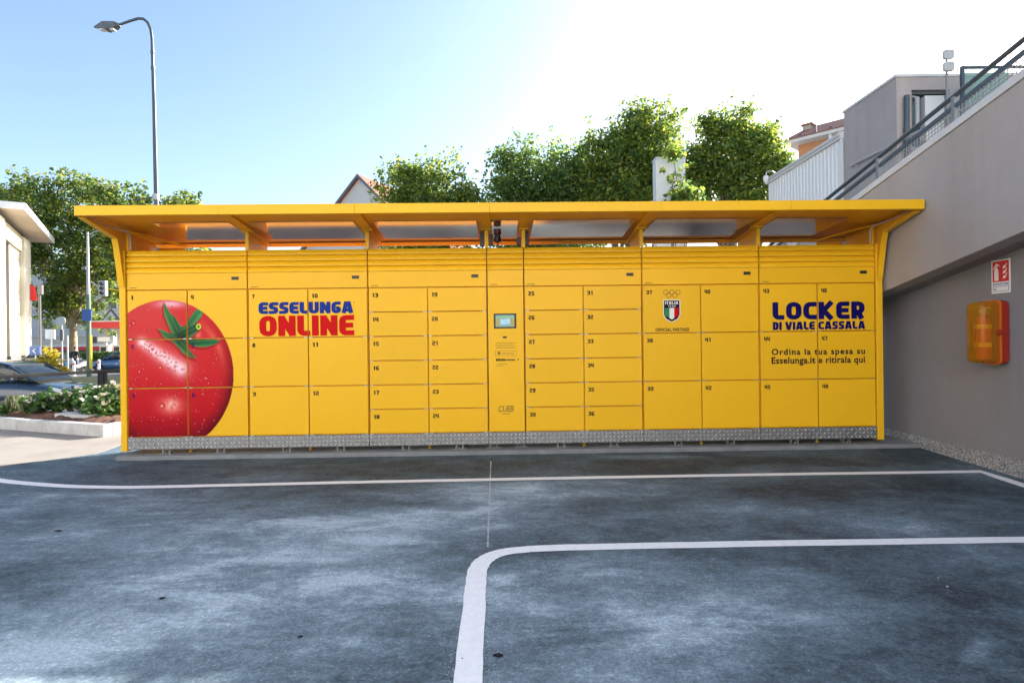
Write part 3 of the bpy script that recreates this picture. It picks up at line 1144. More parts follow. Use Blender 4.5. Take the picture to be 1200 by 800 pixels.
tl.lathe([(0.008, -0.001), (0.008, 0.002)], 10, (q0, 0, zz), 'y')
tl.build('helpline_print', mt['ink'], con)
x0, z0 = PX(584, 482.5)
x1, z1 = PX(602, 475)
obj('maker_lettering', font_mesh('CUEB', 'maker_lettering', mt['brown_ink'], x0, x1, z0, z1, -0.0012, 0.01, 0.25), con)
q0, zz = PX(588.5, 484.6)
q1, _ = PX(597.5, 484.6)
MB().box(q0, q1, -0.001, 0.002, zz - .003, zz + .003).build('maker_rule', mt['brown_ink'], con)

# kick plates with raised lozenges --------------------------------------
loz_hex = [(-0.0195, 0), (-0.009, -0.0062), (0.009, -0.0062), (0.0195, 0), (0.009, 0.0062), (-0.009, 0.0062)]
for (a, b) in mods:
    kp = MB().box(a + 0.003, b - 0.003, -0.006, 0.012, 0.104, ZB - 0.004).build('kick_plate', mt['steel'], LKR, bevel=0.002)
    tr = MB()
    nx = int((b - a - 0.03) / 0.044)
    for j in range(3):
        for i in range(nx + 1):
            cx = a + 0.02 + i * (b - a - 0.04) / nx
            cz = 0.1265 + j * 0.0420
            an = R(45) if (i + j) % 2 else R(-45)
            c_, s_ = math.cos(an), math.sin(an)
            pts = [(cx + p[0] * c_ - p[1] * s_, -0.0062, cz + p[0] * s_ + p[1] * c_) for p in loz_hex]
            top = [(cx + (p[0] * c_ - p[1] * s_) * .6, -0.0125, cz + (p[0] * s_ + p[1] * c_) * .6) for p in loz_hex]
            tr.add(pts + top, [(0, 1, 7, 6), (1, 2, 8, 7), (2, 3, 9, 8), (3, 4, 10, 9), (4, 5, 11, 10), (5, 0, 6, 11), (6, 7, 8, 9, 10, 11)])
    t_o = tr.build('tread_pattern', mt['steel_bright'], kp)
    t_o['kind'] = 'stuff'
foot_me = MB().box(-0.075, 0.075, -0.03, 0.06, 0.045, 0.051).box(-0.045, -0.028, 0.0, 0.05, 0.051, 0.11).box(0.028, 0.045, 0.0, 0.05, 0.051, 0.11).lathe([(0.012, 0.051), (0.012, 0.070)], 8).mesh('foot', mt['foot'])
cap_me = MB().lathe([(0.022, 0.06), (0.022, 0.075), (0.014, 0.082), (0.014, 0.1)], 10).mesh('levelling_screw', M('brass', (0.5, 0.3, 0.06), 0.4, metal=0.8))
for mi, (a, b) in enumerate(mods):
    if mi == 3:
        obj('foot', foot_me, LKR, (a + 0.05, 0.10, 0))
        obj('foot', foot_me, LKR, (b - 0.05, 0.10, 0))
        continue
    obj('foot', foot_me, LKR, (a + 0.40, 0.03, 0))
    obj('foot', foot_me, LKR, (b - 0.33, 0.03, 0))
    obj('levelling_screw', cap_me, LKR, ((a + b) / 2, 0.04, 0))

# canopy ---------------------------------------------------------------
CF, CB = -0.68, 0.80                     # front and back of the roof in locker depth
def roof_u(t):                           # underside height
    return 2.605 - 0.075 * (t - CF)
XL, XR = -0.075, TOT + 0.082
roofmb = MB().hexa([(XL, CF + .012, roof_u(CF) + .0), (XR, CF + .012, roof_u(CF)), (XR, CB, roof_u(CB)), (XL, CB, roof_u(CB)),
                    (XL, CF + .012, 2.640), (XR, CF + .012, 2.640), (XR, CB, 2.56), (XL, CB, 2.56)])
roof = roofmb.build('roof', mt['yellow_dull'], LKR)
fj = [88, 252.5, 409.5, 566.5, 769.5, 923, 1083]
edges = []
for i, x in enumerate(fj):
    t = (x - 88) / (1083 - 88)
    edges.append(XL + (XR - XL) * t)
for i in range(6):
    ga0 = 0.0 if i == 0 else 0.002
    MB().prism([(CF - 0.012, 2.552), (CF + 0.012, 2.552), (CF + 0.030, 2.548), (CF + .030, 2.554), (CF + 0.0115, 2.560), (CF + 0.0115, 2.638), (CF + .03, 2.643), (CF + 0.03, 2.648), (CF - 0.012, 2.648)][::-1], 'x', edges[i] + ga0, edges[i + 1] - 0.001).build('fascia', mt['yellow'], LKR)
for x in (XL - .003, XR + .001):
    MB().prism([(CF + .013, 2.552), (CB, 2.46), (CB, 2.57), (CF + .013, 2.646)], 'x', x, x + 0.002).build('roof_end_trim', mt['yellow'], LKR)
# polished soffit sheets between the ribs
for mi, (a, b) in enumerate(mods):
    m0 = 0.05 if mi == 3 else 0.105
    a2 = a + (0.42 if mi == 0 else m0)
    b2 = b - (0.42 if mi == 6 else m0)
    t0, t1 = -0.22, 0.66
    q = 0.004
    MB().hexa([(a2, t0, roof_u(t0) - q - .004), (b2, t0, roof_u(t0) - q - .004), (b2, t1, roof_u(t1) - q - .004), (a2, t1, roof_u(t1) - q - .004),
               (a2, t0, roof_u(t0) - q), (b2, t0, roof_u(t0) - q), (b2, t1, roof_u(t1) - q), (a2, t1, roof_u(t1) - q)]).build('soffit_panel', mt['soffit'], LKR)
# beam along the back, two lips
bt = 0.69
MB().prism([(bt, 2.452), (bt + .06, 2.452), (bt + .06, roof_u(bt) - .012), (bt, roof_u(bt) - .012)], 'x', XL + .02, XR - .02).build('back_beam', mt['yellow_dull'], LKR, bevel=0.004)
MB().prism([(bt - .03, 2.475), (bt - .001, 2.468), (bt - .001, 2.490), (bt - .03, 2.483)], 'x', XL + .02, XR - .02).build('beam_lip', mt['yellow_dull'], LKR)
# ribs standing on the cabinet at every module joint
for mi in range(1, 7):
    x = mods[mi][0]
    br = MB()
    br.box(x - .020, x + .020, -0.002, 0.030, ZH - 0.003, roof_u(0) - 0.055)          # upright
    bo = br.build('bracket', mt['yellow'], LKR, bevel=0.003)
    MB().prism([(0.031, ZH), (0.58, ZH), (0.58, 2.435), (0.031, 2.518)], 'x', x - .004, x + .004).build('gusset', mt['yellow_dull'], bo)
    MB().hexa([(x - .058, -0.015, 2.505), (x + .058, -0.015, 2.505), (x + .058, 0.60, 2.436), (x - .058, 0.60, 2.436),
               (x - .058, -0.015, 2.517), (x + .058, -0.015, 2.517), (x + .058, 0.60, 2.448), (x - .058, 0.60, 2.448)]).build('flange', mt['yellow'], bo)
    MB().prism([(-0.55, roof_u(-.55) - .006), (-.55, roof_u(-.55) - .02), (-.02, 2.5175), (0.1, 2.5065), (0.1, roof_u(.1) - .006)], 'x', x - .05, x + .05).build('roof_arm', mt['yellow_dull'], bo)
# end brackets flaring out to the front corners
for side, x0, x1 in ((-1, -0.070, -0.006), (1, TOT + 0.006, TOT + 0.070)):
    prof = [(-0.014, ZH - 0.38), (-0.02, ZH - 0.38), (-0.10, ZH + 0.02), (-0.13, ZH + 0.12), (-0.62, 2.535), (-0.62, 2.552), (0.62, 2.48), (0.62, ZH + .006), (-0.014, ZH + .006)]
    eb = MB().prism(prof[::-1], 'x', (x0 + x1) / 2 - .005, (x0 + x1) / 2 + .005).build('end_bracket', mt['yellow_dull'], LKR)
    fl = [(-0.018, ZH - 0.40), (-0.10, ZH + 0.02), (-0.13, ZH + 0.12), (-0.635, 2.540)]
    fm = MB()
    for i in range(3):
        (a0, b0), (a1, b1) = fl[i], fl[i + 1]
        dx, dz = a1 - a0, b1 - b0
        l_ = math.hypot(dx, dz)
        ox, oz = -abs(dz) / l_ * .008, -abs(dx) / l_ * .008
        fm.hexa([(x0, a0 + ox, b0 + oz), (x1, a0 + ox, b0 + oz), (x1, a0, b0), (x0, a0, b0), (x0, a1 + ox, b1 + oz), (x1, a1 + ox, b1 + oz), (x1, a1, b1), (x0, a1, b1)])
    fm.build('flange', mt['yellow'], eb)
    xi = 0.02 if side < 0 else TOT - 0.02
    xg = 0.34 if side < 0 else TOT - 0.34
    # short diagonal brace behind the end and a back gusset
    MB().hexa([(xi - .03, 0.0, 2.508), (xi + .03, 0.0, 2.508), (xg + .03, .60, 2.44), (xg - .03, .60, 2.44), (xi - .03, 0.0, 2.522), (xi + .03, 0.0, 2.522), (xg + .03, .60, 2.454), (xg - .03, .60, 2.454)]).build('diagonal_brace', mt['yellow'], eb)
    MB().box(min(xi, xg), max(xi, xg), 0.60, 0.615, ZH, 2.43).build('back_plate', mt['yellow_dull'], eb)
    MB().box(xi - .012, xi + .012, -0.002, 0.03, ZH - .003, 2.5).build('upright', mt['yellow'], eb)
    sg = side
    xa = 0.06 if sg < 0 else TOT - 0.06
    xt = xa + sg * 0.08
    MB().tube([(xt + sg * .02, -0.55, roof_u(-.55) - .02), (xt, -0.3, roof_u(-.3) - .05), (xa, -0.06, 2.50), (xa - sg * .006, -0.03, 2.46), (xa - sg * .006, -0.02, ZH + 0.01)], 0.009, 6).build('conduit', mt['grey_wire'], LKR, smooth=True)
# lamp and camera gear between the two console ribs
cx = (ca + cb) / 2
MB().lathe([(0.001, 2.525), (0.04, 2.52), (0.043, 2.47), (0.03, 2.45), (0.001, 2.448)], 14, (ca + 0.125, 0.06, 0)).build('siren', M('dark red dome', (0.10, 0.02, 0.015), 0.3), LKR, smooth=True)
MB().lathe([(0.001, 2.447), (0.036, 2.443), (0.040, 2.40), (0.028, 2.37), (0.001, 2.368)], 14, (ca + 0.125, 0.06, 0)).build('dome_camera', mt['black'], LKR, smooth=True)
MB().tube([(ca + .125, .06, 2.37), (ca + .13, .08, 2.33), (ca + .118, .1, ZH)], 0.006, 6).build('cable', mt['black'], LKR)
MB().box(ca + .028, ca + .075, 0.03, 0.12, 2.34, 2.46).build('junction_box', mt['black'], LKR, bevel=.004)
MB().box(ca - .075, ca - .028, 0.03, 0.12, 2.33, 2.49).build('junction_box', mt['black'], LKR, bevel=.004)
MB().box(cb - .075, cb - .028, 0.03, 0.12, 2.34, 2.42).build('junction_box', mt['black'], LKR, bevel=.004)
MB().box(cb + .030, cb + .065, 0.03, 0.12, 2.34, 2.49).build('junction_box', mt['black'], LKR, bevel=.004)

# tomato print on doors 1 to 6 ---------------------------------------
TOM_SEED = np.random.default_rng(11)
drops = []
for i in range(230):
    drops.append((TOM_SEED.uniform(149, 262), TOM_SEED.uniform(358, 512), TOM_SEED.uniform(0.35, 0.85) if i > 18 else TOM_SEED.uniform(0.9, 1.7)))
for i in range(60):      # beads on the bright streak and on the lower glow
    t = TOM_SEED.random()
    drops.append((166 + 44 * t + TOM_SEED.normal(0, 4), 402 + 32 * t + TOM_SEED.normal(0, 4), TOM_SEED.uniform(0.4, 1.1)))
for i in range(45):
    drops.append((202 + TOM_SEED.normal(0, 9), 475 + TOM_SEED.normal(0, 6), TOM_SEED.uniform(0.3, 0.9)))
drops.append((190, 475, 2.6))


def seg_d(px, py, ax, ay, bx_, by_):
    dx, dy = bx_ - ax, by_ - ay
    t = np.clip(((px - ax) * dx + (py - ay) * dy) / (dx * dx + dy * dy), 0, 1)
    return np.hypot(px - ax - dx * t, py - ay - dy * t), t


def in_poly(px, py, poly):
    ins = np.zeros(px.shape, bool)
    n = len(poly)
    for i in range(n):
        x1_, y1_ = poly[i]
        x2_, y2_ = poly[(i + 1) % n]
        c = ((y1_ > py) != (y2_ > py)) & (px < (x2_ - x1_) * (py - y1_) / (y2_ - y1_ + 1e-9) + x1_)
        ins ^= c
    return ins


Z8 = lambda pts: [(140 + a / 8, 340 + b / 8) for a, b in pts]
LEAVES = [
    (Z8([(425, 112), (445, 160), (480, 215), (525, 255), (560, 310), (595, 352), (620, 400), (560, 440), (500, 420), (475, 365), (445, 300), (420, 225), (414, 160)]), (70, 140, 80), (425, 112), (560, 410)),
    (Z8([(768, 140), (782, 185), (775, 240), (735, 290), (690, 325), (640, 350), (590, 372), (575, 355), (620, 325), (660, 255), (700, 205), (740, 165)]), (50, 150, 85), (768, 140), (590, 370)),
    (Z8([(945, 468), (900, 505), (830, 528), (760, 535), (690, 520), (640, 500), (630, 470), (690, 440), (760, 455), (840, 462), (900, 462)]), (35, 115, 70), (945, 468), (640, 480)),
    (Z8([(360, 357), (400, 370), (450, 395), (510, 410), (560, 440), (560, 490), (500, 480), (440, 460), (405, 425), (378, 385)]), (85, 140, 80), (360, 357), (540, 450)),
    (Z8([(725, 635), (690, 632), (640, 618), (590, 585), (555, 540), (500, 490), (540, 450), (620, 460), (640, 530), (680, 590)]), (60, 125, 75), (725, 635), (560, 470)),
    (Z8([(545, 400), (600, 358), (725, 312), (770, 350), (700, 420), (640, 460), (560, 450)]), (40, 85, 55), (740, 340), (560, 430)),
]
cap_px = (140 + 742 / 8, 340 + 342 / 8)


def tomato_rgb(px, py):
    """colour of the printed picture at photo position px, py; returns rgb 0..255 and a mask"""
    cx_, cy_, rx, ry = 194.5, 439.5, 79.5, 88.5
    u, v = (px - cx_) / rx, (py - cy_) / ry
    r2 = u * u + v * v
    mask = r2 < 1
    r = np.sqrt(r2)
    sh = np.clip(1 - r, 0, 1)
    def mixc(a, b, t):
        t = np.clip(t, 0, 1)[..., None]
        return a * (1 - t) + b * t
    C = lambda *c: np.array(c, float)
    col = np.broadcast_to(C(196, 34, 40), px.shape + (3,)).copy()
    col = mixc(col, C(206, 62, 62), np.clip(0.25 - v, 0, 1) * 0.9 * np.clip(0.9 - u, 0, 1))
    col = mixc(col, C(172, 10, 28), np.clip(v * 1.2 + 0.1, 0, 1) * 0.9)
    col = mixc(col, C(82, 14, 30), np.clip((v - 0.50) * 1.7, 0, 0.8) * (0.6 + 0.4 * np.abs(u)))
    col = mixc(col, C(92, 8, 22), np.clip((r - 0.78) / 0.22, 0, 1) ** 1.5 * np.clip(0.75 + v, 0, 1))
    col = mixc(col, C(224, 104, 84), np.exp(-((r - 0.86) / 0.05) ** 2) * np.exp(-((np.arctan2(v, u) + 0.55) / 0.35) ** 2) * 0.75)
    # rim light at the top
    col = mixc(col, C(236, 190, 210), np.exp(-((py - 356 - 0.0012 * (px - 195) ** 2) / 4.5) ** 2) * np.exp(-((px - 200) / 17) ** 2) * 0.9)
    # window-shaped streak
    d, t = seg_d(px, py, 166, 401, 212, 432)
    wv = 4.5 + 3.0 * t
    n1 = 0.75 + 0.25 * np.sin(px * 1.7) * np.sin(py * 2.1)
    col = mixc(col, C(245, 190, 200), np.exp(-(d / (wv * 1.5)) ** 2) * 0.75)
    col = mixc(col, C(250, 238, 246), np.exp(-(d / (wv * 0.8)) ** 2) * n1)
    # soft lower glow
    q = np.exp(-(((px - 200) / 14) ** 2 + ((py - 475) / 10) ** 2))
    col = mixc(col, C(240, 140, 120), q * 0.95)
    col = mixc(col, C(240, 190, 185), np.exp(-(((px - 202) / 6) ** 2 + ((py - 474) / 6) ** 2)) * 0.7)
    # glow by the stalk
    col = mixc(col, C(240, 120, 110), np.exp(-(((px - 232) / 4) ** 2 + ((py - 392) / 5) ** 2)) * 0.8)
    for (dx_, dy_, rr) in drops:
        dd_ = np.hypot(px - dx_, py - dy_)
        near = dd_ < rr * 1.8
        if not near.any():
            continue
        ring = np.exp(-((dd_ - rr) / (0.35 * rr + 0.12)) ** 2)
        col = mixc(col, C(165, 16, 28), ring * 0.65)
        hl = np.exp(-(((px - dx_ + rr * .2) ** 2 + (py - dy_ - rr * .25) ** 2) / (rr * .55) ** 2))
        col = mixc(col, C(255, 215, 215), hl * 0.9)
    # leaf shadow then leaves
    shd = np.zeros(px.shape)
    for poly, c, tip, base in LEAVES:
        cxp = sum(p[0] for p in poly) / len(poly)
        cyp = sum(p[1] for p in poly) / len(poly)
        big = [(cxp + (p[0] - cxp) * 1.12 - 1.0, cyp + (p[1] - cyp) * 1.15 + 2.2) for p in poly]
        shd = np.maximum(shd, in_poly(px, py, big) * 0.45)
    col = mixc(col, C(120, 20, 22), shd)
    for poly, c, tip, base in LEAVES:
        ins = in_poly(px, py, poly)
        tx, ty = 140 + tip[0] / 8, 340 + tip[1] / 8
        bx_, by_ = 140 + base[0] / 8, 340 + base[1] / 8
        d, t = seg_d(px, py, tx, ty, bx_, by_)
        lc = np.broadcast_to(C(*c), px.shape + (3,)).copy()
        lc = mixc(lc, C(28, 62, 40), t * 0.75)
        lc = mixc(lc, C(150, 200, 130), np.exp(-(d / 0.5) ** 2) * 0.35)
        tex = 0.5 + 0.5 * np.sin(px * 4.1 + py * 1.3) * np.sin(py * 3.7 - px * 0.8)
        lc = mixc(lc, C(24, 70, 45), tex * 0.4)
        lc = mixc(lc, C(140, 190, 110), np.clip((d - 3.2) / 2, 0, 1) * 0.35)
        col[ins] = lc[ins]
    ctr = np.exp(-(((px - 213) / 6.5) ** 2 + ((py - 395) / 5.0) ** 2))
    anyleaf = np.zeros(px.shape, bool)
    for poly, c, tip, base in LEAVES:
        anyleaf |= in_poly(px, py, poly)
    col = mixc(col, C(22, 44, 30), ctr * 0.8 * anyleaf)
    dc = np.hypot((px - cap_px[0]) * 1.15, py - cap_px[1])
    m_ = dc < 3.4
    col[m_] = (190, 215, 70)
    m_ = dc < 1.7
    col[m_] = (60, 130, 50)
    return col, mask


def px_of(sx_, z_):
    """inverse of lk, vectorised"""
    X = LK_O.x + LK_D.x * sx_
    Y = LK_O.y + LK_D.y * sx_
    u = X / Y * F
    v = (H - z_) / Y * F
    return 600 + u + ROLL * v, 400 + v - ROLL * u


for num in range(1, 7):
    d, dx0, dz0, dw, dh = doors[num]
    st = 0.0048
    nx, nz_ = int(dw / st), int(dh / st)
    xs = np.linspace(0.001, dw - 0.001, nx)
    zs = np.linspace(0.001, dh - 0.001, nz_)
    GX, GZ = np.meshgrid(xs, zs)
    px, py = px_of(GX + dx0, GZ + dz0)
    col, mask = tomato_rgb(px, py)
    idx = -np.ones(mask.shape, int)
    quad = mask[:-1, :-1] & mask[1:, :-1] & mask[:-1, 1:] & mask[1:, 1:]
    use = np.zeros(mask.shape, bool)
    use[:-1, :-1] |= quad; use[1:, :-1] |= quad; use[:-1, 1:] |= quad; use[1:, 1:] |= quad
    idx[use] = np.arange(use.sum())
    V = np.stack([GX[use], np.full(use.sum(), -0.0012), GZ[use]], 1)
    J, I = np.nonzero(quad)
    Fq = np.stack([idx[J, I], idx[J, I + 1], idx[J + 1, I + 1], idx[J + 1, I]], 1)
    me = bpy.data.meshes.new('tomato_print')
    me.from_pydata(V.tolist(), [], Fq.tolist())
    lin = np.clip(col[use] / 255.0, 0, 1)
    lin = np.where(lin <= 0.04045, lin / 12.92, ((lin + 0.055) / 1.055) ** 2.4)
    at_ = me.color_attributes.new('Col', 'FLOAT_COLOR', 'POINT')
    at_.data.foreach_set('color', np.concatenate([lin, np.ones((len(lin), 1))], 1).astype(np.float32).ravel())
    me.materials.append(mt['print'])
    obj('tomato_print', me, d)

# lettering ------------------------------------------------------------
def fit(x0, y0, x1, y1):
    a, zt = lk(x0, (y0 + 0.0))
    b, zb = lk(x1, y1)
    return a, b, zb, zt


def split_words(name, me, thr):
    """one object for each printed word"""
    bm = bmesh.new()
    bm.from_mesh(me)
    left, isl = set(bm.verts), []
    while left:
        st_ = [left.pop()]
        grp = list(st_)
        while st_:
            v = st_.pop()
            for e in v.link_edges:
                w = e.other_vert(v)
                if w in left:
                    left.remove(w)
                    st_.append(w)
                    grp.append(w)
        isl.append((min(v.co.x for v in grp), max(v.co.x for v in grp), grp))
    isl.sort(key=lambda q: q[0])
    words, hi = [], -1e9
    for a_, b_, grp in isl:
        if a_ - hi > thr or not words:
            words.append([])
        words[-1] += grp
        hi = max(hi, b_)
    for wv in words:
        ids = {v: i for i, v in enumerate(wv)}
        fs = [[ids[v] for v in f.verts] for f in bm.faces if f.verts[0] in ids]
        m2 = bpy.data.meshes.new(name)
        m2.from_pydata([tuple(v.co) for v in wv], [], fs)
        m2.materials.append(me.materials[0])
        obj(name, m2, LKR)
    bm.free()


def put_text(name, mb_or_me, m=None, gaps=(), words=0):
    me = mb_or_me.mesh(name, m, fixn=False) if isinstance(mb_or_me, MB) else mb_or_me
    for g_ in gaps:
        cut_gap(me, g_ - GAP / 2, g_ + GAP / 2)
    if words:
        return split_words(name, me, words)
    return obj(name, me, LKR)


def lk_rect(xl, yl_top, yl_bot, xr):
    a, zt = lk(xl, yl_top)
    a2, zb = lk(xl, yl_bot)
    b, _ = lk(xr, yl_top)
    return a, b, zb, zt


g2 = [(mods[1][0] + mods[1][1]) / 2]
a, b, zb, zt = lk_rect(303, 354.2, 368.0, 413.8)
put_text('brand_lettering', block_text('ESSELUNGA', a, b, zb, zt, -0.0026, 0.37, 0.27, 0.07), mt['blue_ink'], g2)
a, b, zb, zt = lk_rect(303.8, 370.2, 394.0, 415)
put_text('brand_lettering', block_text('ONLINE', a, b, zb, zt, -0.0026, 0.36, 0.25, 0.08), mt['red_ink'], g2)
a, z = lk(415, 354.5)
obj('registered_mark', MB().lathe([(0.006, -0.0022), (0.006, 0.0)], 8, (a, 0, z), 'y').mesh('registered_mark', mt['brown_ink']), LKR)
g7 = [(mods[6][0] + mods[6][1]) / 2]
a, b, zb, zt = lk_rect(905, 354.2, 374.6, 1013)
put_text('locker_lettering', block_text('LOCKER', a, b, zb, zt, -0.0026, 0.34, 0.26, 0.10), mt['navy_ink'], g7)
a, b, zb, zt = lk_rect(905.5, 377.2, 386.6, 1013.5)
put_text('address_lettering', block_text('DI VIALE CASSALA', a, b, zb, zt, -0.0026, 0.36, 0.26, 0.09, 0.30), mt['navy_ink'], g7)
a, b, zb, zt = lk_rect(904, 408.6, 418.2, 1013.5)
put_text('slogan_lettering', font_mesh('Ordina la tua spesa su', 'slogan_lettering', mt['ink'], a, b, zb, zt, -0.0022, 0.026, 0, 1.16), None, g7, 0.03)
a, b, zb, zt = lk_rect(904, 418.4, 428.6, 1013.5)
put_text('slogan_lettering', font_mesh('Esselunga.it e ritirala qui', 'slogan_lettering', mt['ink'], a, b, zb, zt, -0.0022, 0.026, 0, 1.06), None, g7, 0.022)
a, b, zb, zt = lk_rect(768, 384.4, 388.4, 808)
put_text('partner_lettering', font_mesh('OFFICIAL PARTNER', 'partner_lettering', mt['ink'], a, b, zb, zt, -0.0022, 0.014), None)
# emblem: rings and shield
def ring_mesh(cx_, cz_, r0, r1, y):
    n = 22
    vs_ = [(cx_ + r * math.cos(2 * math.pi * i / n), y, cz_ + r * math.sin(2 * math.pi * i / n)) for r in (r0, r1) for i in range(n)]
    return vs_, [(i, (i + 1) % n, n + (i + 1) % n, n + i) for i in range(n)]
rm = MB()
for k, (x, y) in enumerate(((780.2, 342.6), (787.2, 342.5), (794.2, 342.4), (783.7, 345.9), (790.7, 345.8))):
    a, z = lk(x, y)
    vs_, fs = ring_mesh(a, z, 0.024, 0.0295, -0.0022 - 0.0001 * k)
    rm.add(vs_, fs)
rm.build('rings_emblem', mt['brown_ink'], LKR, fixn=False)
def shield(k, y):
    pts = [(-1, 1), (1, 1), (1, -0.35), (0.72, -0.72), (0, -1.0), (-0.72, -0.72), (-1, -0.35)]
    cx_, cz_ = lk(787.2, 364.4)
    return [(cx_ + p[0] * (0.097 * k if True else 0), y, cz_ + p[1] * (0.128 - (1 - k) * 0.097)) for p in pts], [tuple(range(7))]
for nm, k, y, m in (('shield_border', 1.0, -0.0014, mt['white_paint']), ('shield_field', 0.91, -0.0020, mt['ink'])):
    v_, f_ = shield(k, y)
    MB().add(v_, f_).build(nm, m, LKR, fixn=False)
cx_, cz_ = lk(787.2, 364.4)
for nm, x0, x1, m in (('flag_stripe', -0.078, -0.027, mt['green_ink']), ('flag_stripe', -0.027, 0.027, mt['white_paint']), ('flag_stripe', 0.027, 0.078, mt['red_ink'])):
    def low(x):
        x = abs(x)
        return -0.045 - (0.078 - x) / 0.078 * 0.057 if x > 0.05 else -0.0655 - (0.05 - x) / 0.05 * 0.030
    xs = [x0 + (x1 - x0) * i / 4 for i in range(5)]
    pts = [(cx_ + x, -0.0026, cz_ + low(x)) for x in xs] + [(cx_ + x1, -0.0026, cz_ + 0.035), (cx_ + x0, -0.0026, cz_ + 0.035)]
    MB().add(pts, [tuple(range(len(pts)))]).build(nm, m, LKR, fixn=False)
put_text('emblem_lettering', block_text('ITALIA', cx_ - .075, cx_ + .075, cz_ + .075, cz_ + .108, -0.0026, 0.26, 0.2, 0.12), mt['white_paint'])
put_text('emblem_lettering', block_text('TEAM', cx_ - .042, cx_ + .042, cz_ + .046, cz_ + .066, -0.0026, 0.2, 0.2, 0.45), mt['white_paint'])


# ================================================================== RAMP AND WALL AT RIGHT
RX0, RX1, LWX = 4.25, 8.40, 4.60
def htop(Y):
    return 3.366 - 0.187 * (Y - 4.927)
def hbot(Y):
    return 2.11 - 0.1835 * (Y - 4.95)
Ya, Yb = -4.0, 15.0
ramp_t = thing('access_ramp', 'grey rendered ramp wall rising beside the lockers', 'ramp', (RX0, 5.0, 0))
def loc(mb):
    return mb.xf(Matrix.Translation((-RX0, -5.0, 0)))
loc(MB().prism([(Ya, hbot(Ya)), (Yb, hbot(Yb)), (Yb, htop(Yb)), (Ya, htop(Ya))], 'x', RX0, RX0 + 0.18)).build('parapet', mt['render_grey'], ramp_t, bevel=0.006)
loc(MB().prism([(Ya, htop(Ya) + .002), (Yb, htop(Yb) + .002), (Yb, htop(Yb) + 0.075), (Ya, htop(Ya) + 0.075)], 'x', RX0 - 0.015, RX0 + 0.20)).build('coping', mt['coping'], ramp_t, bevel=0.004)
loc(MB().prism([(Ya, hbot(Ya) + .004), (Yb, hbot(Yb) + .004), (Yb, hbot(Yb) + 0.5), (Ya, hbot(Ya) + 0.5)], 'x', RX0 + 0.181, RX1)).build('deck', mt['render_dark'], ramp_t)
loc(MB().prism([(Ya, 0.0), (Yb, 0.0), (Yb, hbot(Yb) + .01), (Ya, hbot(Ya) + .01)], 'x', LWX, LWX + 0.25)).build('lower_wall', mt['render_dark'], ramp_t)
pl = MB()
for (y0, y1, f0, f1) in ((-4.0, 5.1, 4.40, 4.42), (5.1, 6.75, 4.42, 4.575), (6.75, 13.0, 4.575, 4.58)):
    pl.hexa([(f0, y0, 0), (LWX, y0, 0), (LWX, y1, 0), (f1, y1, 0), (f0 + .012, y0, .06), (LWX - .002, y0, .125), (LWX - .002, y1, .118), (f1 + .006, y1, .06)])
loc(pl).build('plinth', mt['pebble'], ramp_t)

# railing on the parapet
RXX = RX0 + 0.09
rl = thing('ramp_railing', 'blue grey metal railing with mesh infill on the ramp parapet', 'railing', (RXX, 5.0, 3.3))
def lr(mb):
    return mb.xf(Matrix.Translation((-RXX, -5.0, -3.3)))
def rail_tube(dz, r, m, nm, x=RXX, n=10):
    lr(MB().tube([(x, y, htop(y) + 0.075 + dz) for y in (Ya, 0, 5, 10, Yb)], r, n)).build(nm, m, rl, smooth=True)
rail_tube(0.315, 0.024, mt['rail'], 'handrail')
lr(MB().prism([(Ya, htop(Ya) + .265), (Yb, htop(Yb) + .265), (Yb, htop(Yb) + 0.30), (Ya, htop(Ya) + 0.30)], 'x', RXX - .018, RXX + .018)).build('upper_frame_bar', mt['rail'], rl)
lr(MB().prism([(Ya, htop(Ya) + .088), (Yb, htop(Yb) + .088), (Yb, htop(Yb) + 0.103), (Ya, htop(Ya) + 0.103)], 'x', RXX - .012, RXX + .012)).build('lower_frame_bar', mt['rail_grey'], rl)
pys = [5.82 + 1.21 * k for k in range(-4, 8)]
for y in pys:
    lr(MB().box(RXX - .022, RXX + .022, y - .022, y + .022, htop(y) + .074, htop(y) + .38)).build('post', mt['rail_grey'], rl, bevel=.003)
for i in range(len(pys) - 1):
    y0, y1 = pys[i] + .03, pys[i + 1] - .03
    wm = MB()
    n = 26
    for k in range(n):
        y = y0 + (y1 - y0) * (k + .5) / n
        wm.box(RXX - .003, RXX + .003, y - .0028, y + .0028, htop(y) + .104, htop(y) + .264)
    for k in range(4):
        z = .13 + .036 * k
        wm.prism([(y0, htop(y0) + z - .0028), (y1, htop(y1) + z - .0028), (y1, htop(y1) + z + .0028), (y0, htop(y0) + z + .0028)], 'x', RXX - .0065, RXX - .0031)
    lr(wm).build('mesh_panel', mt['mesh_wire'], rl)

# fire extinguisher sign -------------------------------------------------
WX = LWX - 0.004
def wallpt(x, y):
    u, v = unroll(x, y)
    Y = WX * F / u
    return Y, H - v * Y / F
ys0, zs1 = wallpt(1162, 306)
ys1, _ = wallpt(1184.2, 303)
_, zs0 = wallpt(1162, 344.5)
sg = thing('fire_extinguisher_sign', 'red and white fire extinguisher sign on the grey wall', 'sign', (WX, (ys0 + ys1) / 2, zs0))
sw, sh_ = abs(ys0 - ys1), zs1 - zs0
def wl_(mb):     # build in (a, out, z): a runs towards the camera (-Y), out towards the yard (-X)
    return mb.xf(Matrix(((0, -1, 0, 0), (-1, 0, 0, 0), (0, 0, 1, 0), (0, 0, 0, 1))))
hw = sw / 2
wl_(MB().box(-hw, hw, 0.0, 0.004, 0, sh_)).build('sign_plate', mt['white_paint'], sg, bevel=.001)
wl_(MB().box(-hw * .86, hw * .86, 0.0042, 0.0050, sh_ * .34, sh_ * .96)).build('red_field', mt['sign_red'], sg)
